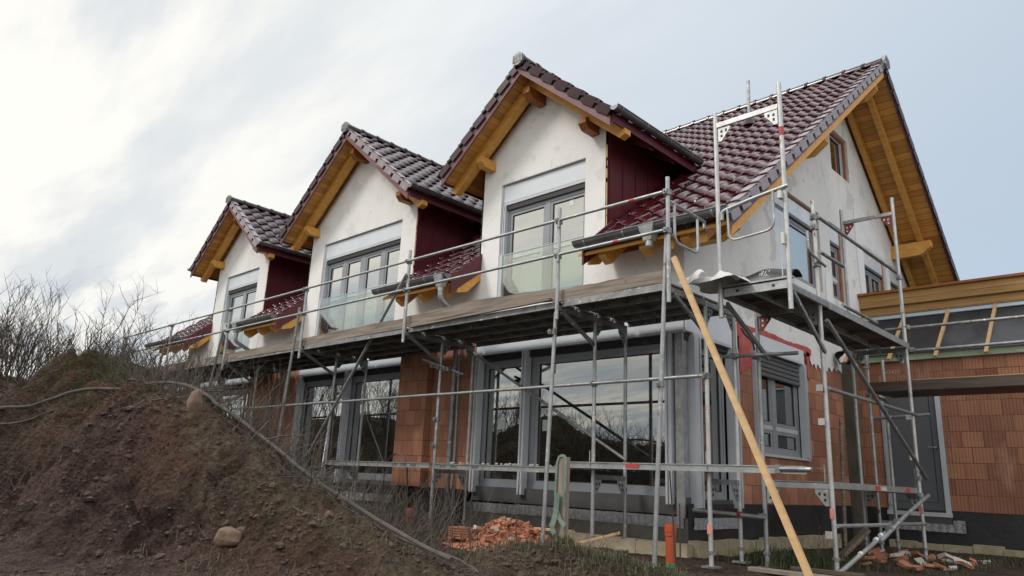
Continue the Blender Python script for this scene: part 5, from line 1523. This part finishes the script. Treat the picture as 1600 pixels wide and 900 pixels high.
# stake with a lashing strap
sx, sy = .05, -2.4; z0 = gz(sx, sy)
b = MB(); b.beam((sx - .01, sy, z0 - .2), (sx, sy, .42), .12, .06, (0, -1, 0), .006); tag(b.build('wooden_stake', M['stake'], loc=(sx, sy, z0)), 'weathered square wooden stake driven into the grassy heap', 'stake')
b = MB()
def ribbon(pts, wd, t=.003):
    pts = [Vector(p) for p in pts]
    for i in range(len(pts) - 1):
        b.beam(pts[i], pts[i + 1], wd, t, (0, -1, .2))
ribbon(rounded([(sx + .045, sy - .04, -.02), (sx + .062, sy - .045, .25), (sx + .06, sy - .04, .40), (sx + .03, sy - .035, .435), (sx - .03, sy - .035, .43), (sx - .055, sy - .04, .36), (sx - .06, sy - .045, .1), (sx - .05, sy - .05, -.06)], .03), .026)
ribbon([(sx - .02, sy - .06, .08), (sx - .03, sy - .065, -.10), (sx - .075, sy - .07, -.24)], .065); ribbon([(sx - .02, sy - .058, -.08), (sx + .02, sy - .062, -.16), (sx + .09, sy - .07, -.21)], .045)
ribbon([(sx - .075, sy - .07, -.24), (sx - .03, sy - .075, -.29)], .05)
tag(b.build('lashing_strap', M['strap'], loc=(sx, sy, z0)), 'faded green lashing strap looped over the wooden stake', 'strap')
# black cable loop in front of the pier
b = MB(); x, y = -5.0, -.55; z = .02
b.tube(rounded([(x - .25, y, -.2), (x - .27, y, .35), (x + .0, y, .55), (x + .30, y, .42), (x + .36, y, .0)], .22, 8), .011, 6); tag(b.build('cable_loop', M['wire'], loc=(x, y, -.2)), 'stiff black cable bent in a hoop before the brick pier', 'cable')

# props at the inner corner between gable and annex
b = MB(); b.beam((.10, 5.38, GZ - .05), (.08, 5.36, 2.46), .26, .07, (0, -1, 0), .012); tag(b.build('old_plank', M['oldpost'], loc=(.1, 5.38, -.6)), 'broad mossy old plank standing upright at the inner house corner', 'plank')
b = MB(); b.tube([(.17, 4.45, GZ), (.13, 4.75, 1.4)], .032, 8); tag(b.build('wooden_pole', M['board'], loc=(.17, 4.5, -.6)), 'thin round wooden pole leaning on the gable wall', 'pole')
def bund(u, v):
    a = u * 2 * math.pi; r = .13 + .025 * math.sin(3 * a + v * 4)
    return (.18 + r * math.cos(a), 4.92 + .22 * v, 2.48 + r * math.sin(a) * .9)
cloth('plastic_bundle', 'black plastic bundle stuffed in the corner under the annex roof', 'bundle', bund, 14, 6, M['black'], (.2, 5.0, 2.4))
# insulation boards at the foot of the plinth
k = 0
for (a, b_, y0, lab) in ((-1.7, -.62, -.20, 'cream insulation board lying along the concrete base, leftmost of three'), (-.60, .10, -.22, 'cream insulation board lying along the concrete base at the corner'),):
    b = MB(); b.box(a, b_, y0, y0 + .12, GZ - .05, GZ + .14); b.box(a + .02, b_ - .01, y0 + .01, y0 + .11, GZ + .142, GZ + .155); tag(b.build('insulation_board', M['xps'], loc=((a + b_) / 2, y0, GZ)), lab, 'insulation board', 'insulation boards at the plinth')
for (a, b_, lab) in ((-.08, 1.35, 'cream insulation board at the foot of the black plinth, nearest the corner'), (1.38, 4.3, 'long cream insulation board at the foot of the black gable plinth')):
    b = MB(); n = 8
    for i in range(n):
        ya = a + (b_ - a) * i / n; yb2 = a + (b_ - a) * (i + 1) / n - .004
        b.box(.03, .17 + random.uniform(-.01, .012), ya, yb2, GZ - .05, GZ + .17 + random.uniform(-.02, .02))
    tag(b.build('insulation_board', M['xps'], loc=(.1, (a + b_) / 2, GZ)), lab, 'insulation board', 'insulation boards at the plinth')
b = MB()
for i in range(14):
    xa = .5 + i * .4; b.box(xa, xa + .392, 5.50, 5.66 + random.uniform(-.01, .01), GZ - .05, GZ + .10 + random.uniform(-.02, .025))
tag(b.build('insulation_board', M['xps'], loc=(3, 5.6, GZ)), 'cream insulation strip at the foot of the annex plinth', 'insulation board', 'insulation boards at the plinth')


def board(p, q, wd, th, m, lab, name='loose_board', grp='boards lying about on the ground'):
    b = MB(); b.beam(p, q, wd, th, (0, 0, 1), .004); tag(b.build(name, M[m], loc=p), lab, 'board', grp)


board((1.18, -.9, gz(1.18, -.9) + .05), (1.95, -.75, gz(1.95, -.75) + .045), .12, .04, 'board', 'grey board lying in the grass beside the diagonal timber')
board((1.02, 1.9, GZ + .02), (1.25, 2.25, GZ + .36), .11, .05, 'board', 'short grey board end tilted up behind the scaffold brace')
board((-.95, -1.25, GZ + .05), (-.35, -.9, GZ + .26), .05, .03, 'pale', 'thin pale batten tilted against the concrete base by the orange pipe')
board((-1.75, -.75, GZ + .20), (-1.05, -.9, GZ + .22), .11, .03, 'pale', 'short pale board lying on the rubble below the large window')
board((1.3, -.2, GZ + .03), (2.0, -.15, GZ + .03), .09, .04, 'board_d', 'dark wet board lying flat between the scaffold feet')


# broken clay blocks
def chunk(c, s, seed, m):
    rs = random.Random(seed); vs = []
    for sx_ in (-1, 1):
        for sy_ in (-1, 1):
            for sz_ in (-1, 1): vs.append(Vector((sx_ * s[0] * rs.uniform(.6, 1), sy_ * s[1] * rs.uniform(.6, 1), sz_ * s[2] * rs.uniform(.6, 1))))
    R = Matrix.Rotation(rs.uniform(0, 6.3), 3, 'Z') @ Matrix.Rotation(rs.uniform(-.5, .5), 3, 'X') @ Matrix.Rotation(rs.uniform(-.5, .5), 3, 'Y')
    vs = [R @ v + Vector(c) for v in vs]
    return vs, [(0, 1, 3, 2), (4, 6, 7, 5), (0, 4, 5, 1), (2, 3, 7, 6), (0, 2, 6, 4), (1, 5, 7, 3)]


def pile_h(x, y): return .30 * math.exp(-(((x + 1.55) / .55) ** 2 + ((y + 1.35) / .42) ** 2)) + .06 * math.exp(-(((x + 2.1) / .5) ** 2 + ((y + 1.6) / .4) ** 2))


b = MB()
for k in range(900):
    x = random.gauss(-1.6, .40); y = random.gauss(-1.4, .28); s = random.uniform(.008, .026)
    v, f = chunk((x, y, gz(x, y) + pile_h(x, y) * random.uniform(.75, 1.0) + .01), (s, s * .8, s * .6), k, None); b.raw(v, f)
tag(b.build('brick_grit', M['rubble'], loc=(-1.6, -1.4, -.5)), 'crushed orange clay grit heaped below the large window', 'rubble', kind='stuff')
nx3 = 24; vs = []; fs = []
for i in range(nx3 + 1):
    for j in range(nx3 + 1):
        x = -3.1 + 3.0 * i / nx3; y = -2.5 + 2.2 * j / nx3; vs.append((x, y, gz(x, y) - .05 + pile_h(x, y) + .012 * random.random()))
for i in range(nx3):
    for j in range(nx3):
        a = i * (nx3 + 1) + j; fs.append((a, a + nx3 + 1, a + nx3 + 2, a + 1))
tag(MB().raw(vs, fs).build('rubble_heap', M['rubble'], loc=(-1.6, -1.4, -.5)), 'low heap of crushed clay blocks', 'rubble', kind='stuff')
for k in range(70):
    x = random.gauss(-1.6, .38); y = random.gauss(-1.5, .25); s = random.uniform(.025, .062)
    v, f = chunk((x, y, gz(x, y) + pile_h(x, y) + s * .25), (s, s * .75, s * .45), k + 50, None)
    ism = k % 12 == 0
    o = MB().raw(v, f).build('block_fragment', M['mortar'] if ism else M['rubble'], loc=(x, y, gz(x, y)))
    tag(o, 'pale mortar lump lying on the clay rubble heap' if ism else 'broken orange clay block fragment on the rubble heap below the large window', 'rubble', 'mortar lumps on the rubble heap' if ism else 'clay fragments on the rubble heap')
x, y = -2.05, -1.75; b = MB(); zz0 = gz(x, y) + pile_h(x, y) + .05
for i in range(5): b.beam((x - .16, y + .02, zz0 - .06 + i * .028), (x + .14, y - .05, zz0 - .05 + i * .028), .15, .022, (0, 0, 1), .003)
tag(b.build('block_fragment', M['rubble'], loc=(x, y, zz0)), 'largest ribbed orange half block at the left foot of the rubble heap', 'rubble')
# debris by the annex scaffold
for k in range(46):
    x = random.uniform(1.0, 2.3); y = random.uniform(1.3, 3.6); s = random.uniform(.03, .10)
    v, f = chunk((x, y, GZ + s * .3 + random.random() * .08 * math.exp(-((x - 1.6) ** 2 + (y - 2.6) ** 2) / .3)), (s * 1.3, s * .7, s * .28), k + 500, None)
    o = MB().raw(v, f).build('debris_slab', M['rubble'] if k % 3 else M['mortar'], loc=(x, y, GZ))
    tag(o, 'flat reddish rubble piece on the ground under the gable scaffold' if k % 3 else 'flat pale rubble piece on the ground under the gable scaffold', 'rubble', 'reddish slabs under the gable scaffold' if k % 3 else 'pale slabs under the gable scaffold')
# crumbs on the bottom deck
b = MB()
for k in range(26):
    x = random.uniform(-3.4, -1.4); s = random.uniform(.008, .022); v, f = chunk((x, YN - .03 + random.random() * .1, .372 + s * .4), (s * 1.3, s, s * .6), k + 900, None); b.raw(v, f)
tag(b.build('mortar_crumbs', M['mortar'], loc=(-2.4, -.8, .36)), 'white mortar crumbs scattered on the lowest scaffold deck', 'mortar crumbs', kind='stuff')


# ------------------------------------------------------------------ rocks, clods, branches, brush, shrubs, grass
def rock(x, y, s, seed, lab, sink=.35):
    n = 16; vs = []; fs = []; rs = random.Random(seed)
    z = gz(x, y) + s[2] * (1 - sink)
    planes = []
    for _ in range(13):
        d_ = Vector((rs.gauss(0, 1), rs.gauss(0, 1), rs.gauss(0, 1))).normalized(); planes.append((d_, rs.uniform(.72, 1.0)))
    for i in range(n + 1):
        th = math.pi * i / n
        for j in range(2 * n):
            a = math.pi * j / n; dv = Vector((math.sin(th) * math.cos(a), math.sin(th) * math.sin(a), math.cos(th)))
            r = 1.12
            for pd, pr in planes:
                q = dv.dot(pd)
                if q > .05: r = min(r, pr / q)
            r += .5 * float(fbm(np.array(dv.x * 3 + seed), np.array(dv.y * 3 + dv.z * 4), 1.3, 3, seed)) * .16
            vs.append((x + s[0] * r * dv.x, y + s[1] * r * dv.y, z + s[2] * r * dv.z))
    for i in range(n):
        for j in range(2 * n):
            fs.append((i * 2 * n + j, i * 2 * n + (j + 1) % (2 * n), (i + 1) * 2 * n + (j + 1) % (2 * n), (i + 1) * 2 * n + j))
    tag(MB().raw(vs, fs).build('rock', M['rock'], smooth=True, loc=(x, y, z)), lab, 'rock', 'rocks on the soil heap')


rock(-.78, -5.28, (.125, .095, .075), 1, 'large pale sandstone rock at the bottom edge of the soil heap', .4)
rock(-2.75, -4.85, (.09, .07, .14), 2, 'upright reddish rock half buried near the top of the bank', .5)
rock(-.30, -4.75, (.04, .035, .03), 3, 'small reddish stone beside the long fallen trunk')
rock(-3.9, -5.3, (.05, .04, .035), 4, 'small pale stone left of the hollow in the bank')
V = []; Fq = []
for k in range(24000):
    x = random.uniform(-5.2, 2.4); y = random.uniform(-7.2, -3.3)
    if float(fbm(np.array(x), np.array(y), 1.6, 3, 55)) < random.uniform(-.25, .35): continue
    zc = gz(x, y)
    if math.hypot(x - CAM.x, y - CAM.y) < 2.2: continue
    s = abs(random.gauss(0, .0085)) + .004
    if random.random() < .07: s *= random.uniform(1.4, 2.4)
    rs = random.Random(k); base = len(V)
    ico = [(0, 0, 1), (.9, 0, .3), (.28, .85, .3), (-.72, .52, .3), (-.72, -.52, .3), (.28, -.85, .3), (.72, .52, -.35), (-.28, .85, -.35), (-.9, 0, -.35), (-.28, -.85, -.35), (.72, -.52, -.35)]
    for (a, b_, c_) in ico:
        q = rs.uniform(.65, 1.25); V.append((x + a * s * q, y + b_ * s * q, zc + c_ * s * q * .8 + s * .2))
    for f in ((0, 1, 2), (0, 2, 3), (0, 3, 4), (0, 4, 5), (0, 5, 1), (1, 6, 2), (2, 7, 3), (3, 8, 4), (4, 9, 5), (5, 10, 1), (2, 6, 7), (3, 7, 8), (4, 8, 9), (5, 9, 10), (1, 10, 6)):
        Fq.append(tuple(base + i for i in f))
tag(MB().raw(V, Fq).build('soil_clods', M['clod'], loc=(-1, -5, -.5)), kind='stuff')


def crest_y(x):
    ys = np.linspace(-6.5, -2.0, 91); h = ground_h(np.full(91, x), ys, False); return float(ys[int(np.argmax(h))])


def laid(pts, r0, r1, lab, m='bark_l', name='fallen_branch', lift=.02):
    P_ = []; 
    for i in range(len(pts) - 1):
        for k in range(6):
            t_ = k / 6; x = pts[i][0] * (1 - t_) + pts[i + 1][0] * t_; y = pts[i][1] * (1 - t_) + pts[i + 1][1] * t_; dz = pts[i][2] * (1 - t_) + pts[i + 1][2] * t_
            P_.append(Vector((x, y, float(ground_h(x, y, False)) + lift + dz)))
    P_.append(Vector((pts[-1][0], pts[-1][1], float(ground_h(pts[-1][0], pts[-1][1], False)) + lift + pts[-1][2])))
    # stiff wood: smooth the heights
    for _ in range(5):
        zs = [p.z for p in P_]
        for i in range(1, len(P_) - 1): P_[i].z = max((zs[i - 1] + zs[i] + zs[i + 1]) / 3, zs[i] - .01)
    n = len(P_); b = MB(); b.tube([p + Vector((random.uniform(-.006, .006), random.uniform(-.006, .006), random.uniform(-.004, .004))) for p in P_], [r0 + (r1 - r0) * i / (n - 1) for i in range(n)], 7)
    tag(b.build(name, M[m], smooth=True, loc=P_[0]), lab, 'branch')


laid([(-7.2, -6.0, .03), (-6.1, -5.72, .03), (-5.6, -5.33, .03), (-5.0, -4.95, .04), (-4.3, -4.72, .04), (-3.6, -4.64, .05), (-2.9, -4.58, .04), (-1.6, -4.5, .03), (-.5, -4.45, .03), (.80, -4.48, .02)], .024, .016, 'long grey fallen trunk lying across the soil heap', lift=.07)
laid([(-3.3, -4.55, .05), (-2.0, -4.42, .06), (-1.0, -4.35, .05), (-.2, -4.3, .05)], .018, .010, 'thinner grey branch lying close behind the long fallen trunk')
laid([(-6.9, -6.15, .01), (-5.9, -5.72, .02), (-5.2, -5.22, .02)], .017, .010, 'thin dry branch just below the left end of the long trunk')
laid([(-.2, -4.2, .08), (.3, -4.1, .10), (.9, -4.3, .03)], .012, .006, 'short crooked twig sticking out of the brush at the right foot of the heap')
laid([(-4.6, -4.95, .05), (-4.35, -5.1, .03), (-4.05, -5.2, .01)], .010, .006, 'pale short stick on the slope under the trunk')


def twig(mb, p, d, ln, r, seg=4, curl=.25, droop=0.0):
    p = Vector(p); d = Vector(d).normalized(); pts = [p]
    for i in range(seg):
        d = (d + Vector((random.gauss(0, curl), random.gauss(0, curl), random.gauss(0, curl * .6) - droop)) * .5).normalized()
        p = p + d * (ln / seg); pts.append(p)
    mb.tube(pts, [r * (1 - .75 * i / seg) for i in range(seg + 1)], 3, caps=False)
    return pts


def shrub_mesh(name, h, stems, spread, m, twigs=7, r=.011, lean=(0, 0)):
    mb = MB()
    for s in range(stems):
        a = random.uniform(0, 6.28); q = random.random() ** .6
        base = Vector((math.cos(a) * q * spread * .35, math.sin(a) * q * spread * .35, -.12))
        out = Vector((math.cos(a) * q * .36 + lean[0] + random.gauss(0, .06), math.sin(a) * q * .36 + lean[1] + random.gauss(0, .06), 1))
        ln = h * random.uniform(.55, 1.08)
        pts = twig(mb, base, out, ln, r * random.uniform(.6, 1.1), 7, .13)
        for k in range(twigs):
            i = random.randint(2, 6); b0 = pts[i].lerp(pts[i + 1], random.random())
            a2 = random.uniform(0, 6.28); dd = Vector((math.cos(a2) * .55, math.sin(a2) * .55, random.uniform(.5, 1.1)))
            l2 = ln * random.uniform(.10, .30); tp = twig(mb, b0, dd, l2, r * .42, 4, .22)
            for _ in range(2):
                if random.random() < .75:
                    a3 = random.uniform(0, 6.28)
                    twig(mb, tp[random.randint(1, 3)], Vector((math.cos(a3) * .6, math.sin(a3) * .6, random.uniform(.3, 1))), l2 * .5, r * .26, 3, .25)
    me_ = bpy.data.meshes.new(name); me_.from_pydata([tuple(v) for v in mb.v], [], mb.f); me_.materials.append(m); me_.update()
    return me_


protos = [shrub_mesh('bare_shrub', 1.85, 15, .9, M['bark'], 8, .014), shrub_mesh('bare_shrub', 2.05, 14, .8, M['bark'], 8, .014, lean=(.06, 0)), shrub_mesh('bare_shrub', 1.7, 16, 1.0, M['bark'], 8, .014), shrub_mesh('bare_shrub', 1.9, 12, .6, M['bark'], 10, lean=(.16, .1))]
k = 0


def put(me_, x, y, s, lab, grp, sink=.05, name='bare_shrub', zs=1.0):
    o = bpy.data.objects.new(name, me_); COL.objects.link(o); o.location = (x, y, gz(x, y) - sink); o.scale = (s, s, s * zs); o.rotation_euler = (0, 0, random.uniform(0, 6.28)); tag(o, lab, 'shrub', grp); return o


for (x, y, s) in ((-16.2, -4.2, 1.35), (-15.0, -4.6, 1.2), (-14.2, -4.0, 1.25), (-13.2, -4.6, 1.02), (-12.5, -4.0, 1.12), (-11.7, -4.5, .98), (-11.1, -3.9, 1.1), (-10.4, -4.4, .98), (-9.9, -3.8, 1.12), (-9.3, -4.3, .98), (-8.8, -3.9, 1.05), (-8.35, -4.3, .92), (-12.0, -5.0, .8), (-10.0, -5.0, .75)):
    put(protos[k % 4], x, y, s, 'bare dark shrub in the dense row along the left crest of the soil heap', 'bare shrubs in the dense row on the crest'); k += 1
for (x, y, s) in ((-7.2, -4.3, .62), (-6.7, -4.0, .5), (-5.4, -4.2, .45), (-6.3, -3.8, .6)):
    put(protos[k % 4], x, y, s, 'low bare shrub on the mossy top of the soil heap', 'low shrubs on the mossy top'); k += 1
put(protos[3], -7.75, -4.15, .95, 'bare shrub leaning out at the right end of the dense crest row', 'bare shrubs in the dense row on the crest').rotation_euler = (0, .16, .4)
far = [shrub_mesh('bare_sapling', 2.6, 7, .8, M['bark_l'], 8, .010, lean=(.12, .05)), shrub_mesh('bare_sapling', 3.0, 6, .7, M['bark_l'], 9, .011, lean=(.05, 0))]
for (x, y, s) in ((-13.2, -2.2, .95), (-12.2, -2.3, .95), (-11.3, -2.1, 1.0), (-13.9, -2.8, .85)):
    put(far[k % 2], x, y, s, 'thin bare sapling between the dense shrub row and the scaffold end', 'pale saplings by the scaffold end', name='bare_sapling'); k += 1
small = [shrub_mesh('dry_bush', .95, 13, .8, M['brush'], 6, .006), shrub_mesh('dry_bush', .75, 16, .9, M['brush'], 6, .005), shrub_mesh('dry_bush', 1.05, 10, .6, M['brush'], 7, .006)]
for (x, y, s) in ((-5.0, -4.0, .9), (-4.5, -4.2, 1.0), (-4.1, -3.7, 1.05), (-3.7, -4.2, .95), (-3.3, -3.8, 1.05), (-2.9, -4.1, 1.0), (-2.5, -3.7, 1.0), (-2.1, -4.0, .95), (-1.7, -3.6, .95), (-1.3, -3.9, .9), (-.9, -3.6, .7), (-5.5, -4.1, .7), (-3.4, -2.6, 1.1), (-2.8, -2.2, 1.0), (-2.2, -2.5, 1.0), (-3.9, -3.1, 1.15), (-4.7, -3.4, 1.15)):
    put(small[k % 3], x, y, s, 'grey dry leafless bush on the back slope of the soil heap before the scaffold', 'dry bushes before the scaffold', name='dry_bush'); k += 1
for (x, y, s, lab) in ((1.25, .5, .62, 'small bare bush at the foot of the gable plinth behind the timber prop'), (.28, -2.6, .75, 'thin bare bush beside the wooden stake on the grassy heap')):
    put(small[k % 3], x, y, s, lab, None, name='dry_bush'); k += 1
for o in COL.objects:
    if o.get('group') is None and 'group' in o.keys(): del o['group']

# tangled dead brush on the heap
mb = MB()


def scatter_brush(n, fx, fy, ln, up, r=.004):
    for _ in range(n):
        x, y = fx(), fy(); a = random.uniform(0, 6.28)
        twig(mb, (x, y, gz(x, y) - .02), (math.cos(a), math.sin(a), random.uniform(*up)), random.uniform(*ln), r * random.uniform(.6, 1.5), 4, .35, .06)


U = random.uniform
scatter_brush(1300, lambda: U(-5.2, -.5), lambda: U(-4.75, -3.1), (.2, .6), (.1, 1.3))
scatter_brush(550, lambda: random.gauss(-1.1, .35), lambda: random.gauss(-3.8, .4), (.2, .55), (.05, .7))
scatter_brush(700, lambda: U(-9, -4.2), lambda: U(-6.0, -4.6), (.15, .45), (.05, .8))
scatter_brush(900, lambda: U(-4.4, -2.1), lambda: U(-3.0, -1.0), (.2, .8), (.2, 1.8))
scatter_brush(380, lambda: U(-8.5, -3.2), lambda: U(-4.9, -3.7), (.25, .85), (1.0, 3.5), .0045)
scatter_brush(260, lambda: U(-5.5, -.6), lambda: U(-4.4, -2.0), (.6, 1.15), (1.6, 4.0), .0045)
scatter_brush(160, lambda: U(-6, 0), lambda: U(-5.6, -4.6), (.1, .3), (.2, 1.2), .003)
tag(mb.build('dead_brush', M['brush'], loc=(-2, -4, 0)), kind='stuff')
mb = MB()
for _ in range(26):
    x = random.gauss(-3.0, 1.6); y = random.gauss(-4.5, .35) if x > -4 else random.gauss(-5.4, .4); a = U(0, 6.28)
    twig(mb, (x, y, gz(x, y) + .02), (math.cos(a), math.sin(a), U(.0, .25)), U(.25, .7), U(.006, .012), 5, .25, .05)
tag(mb.build('dry_sticks', M['bark_l'], loc=(-2, -4, 0)), kind='stuff')


def blades(name, m, n, fx, fy, hgt, wd=.0035, lie=.5, dens=None):
    V = []; F = []
    for _ in range(n):
        x, y = fx(), fy()
        if dens is not None and float(fbm(np.array(x), np.array(y), 1.3, 3, 91)) < dens: continue
        z = gz(x, y); a = U(0, 6.28); h = U(*hgt); w_ = wd * U(.7, 1.4); b = len(V); ca_, sa_ = math.cos(a), math.sin(a); l_ = U(.1, lie) * h
        V += [(x - sa_ * w_, y + ca_ * w_, z - .01), (x + sa_ * w_, y - ca_ * w_, z - .01), (x + ca_ * l_ * .4 - sa_ * w_ * .8, y + sa_ * l_ * .4 + ca_ * w_ * .8, z + h * .6), (x + ca_ * l_ * .4 + sa_ * w_ * .8, y + sa_ * l_ * .4 - ca_ * w_ * .8, z + h * .6), (x + ca_ * l_ * 1.2, y + sa_ * l_ * 1.2, z + h * (1 - lie * .35))]
        F += [(b, b + 1, b + 3, b + 2), (b + 2, b + 3, b + 4)]
    tag(MB().raw(V, F).build(name, m, loc=(0, -3, -.5)), kind='stuff')


blades('grass', M['grass'], 1500, lambda: random.gauss(1.15, .40), lambda: random.gauss(-3.15, .35), (.03, .10), lie=.9)
blades('grass', M['grass'], 900, lambda: random.gauss(-.35, .28), lambda: random.gauss(-2.9, .25), (.04, .14), lie=.8)
blades('grass', M['grass'], 6500, lambda: U(.9, 4.2), lambda: U(-2.4, 5.2), (.03, .09), .004, .8, .06)
blades('grass', M['grass'], 1500, lambda: random.gauss(1.05, .25), lambda: random.gauss(.55, .35), (.06, .22), .004, .7)
blades('moss_grass', M['moss'], 2200, lambda: random.gauss(-5.95, .36), lambda: random.gauss(-4.7, .22), (.02, .07), .004, .9)
blades('dry_grass', M['straw'], 1800, lambda: random.gauss(.75, .55), lambda: random.gauss(-3.2, .35), (.03, .13), .003, 1.0)
blades('dry_grass', M['straw'], 5000, lambda: U(-8, .5), lambda: U(-5.9, -3.6), (.03, .13), .003, 1.2, .02)
blades('dry_grass', M['straw'], 2500, lambda: U(.8, 4.0), lambda: U(-2.4, 4.5), (.04, .14), .003, 1.1, .0)
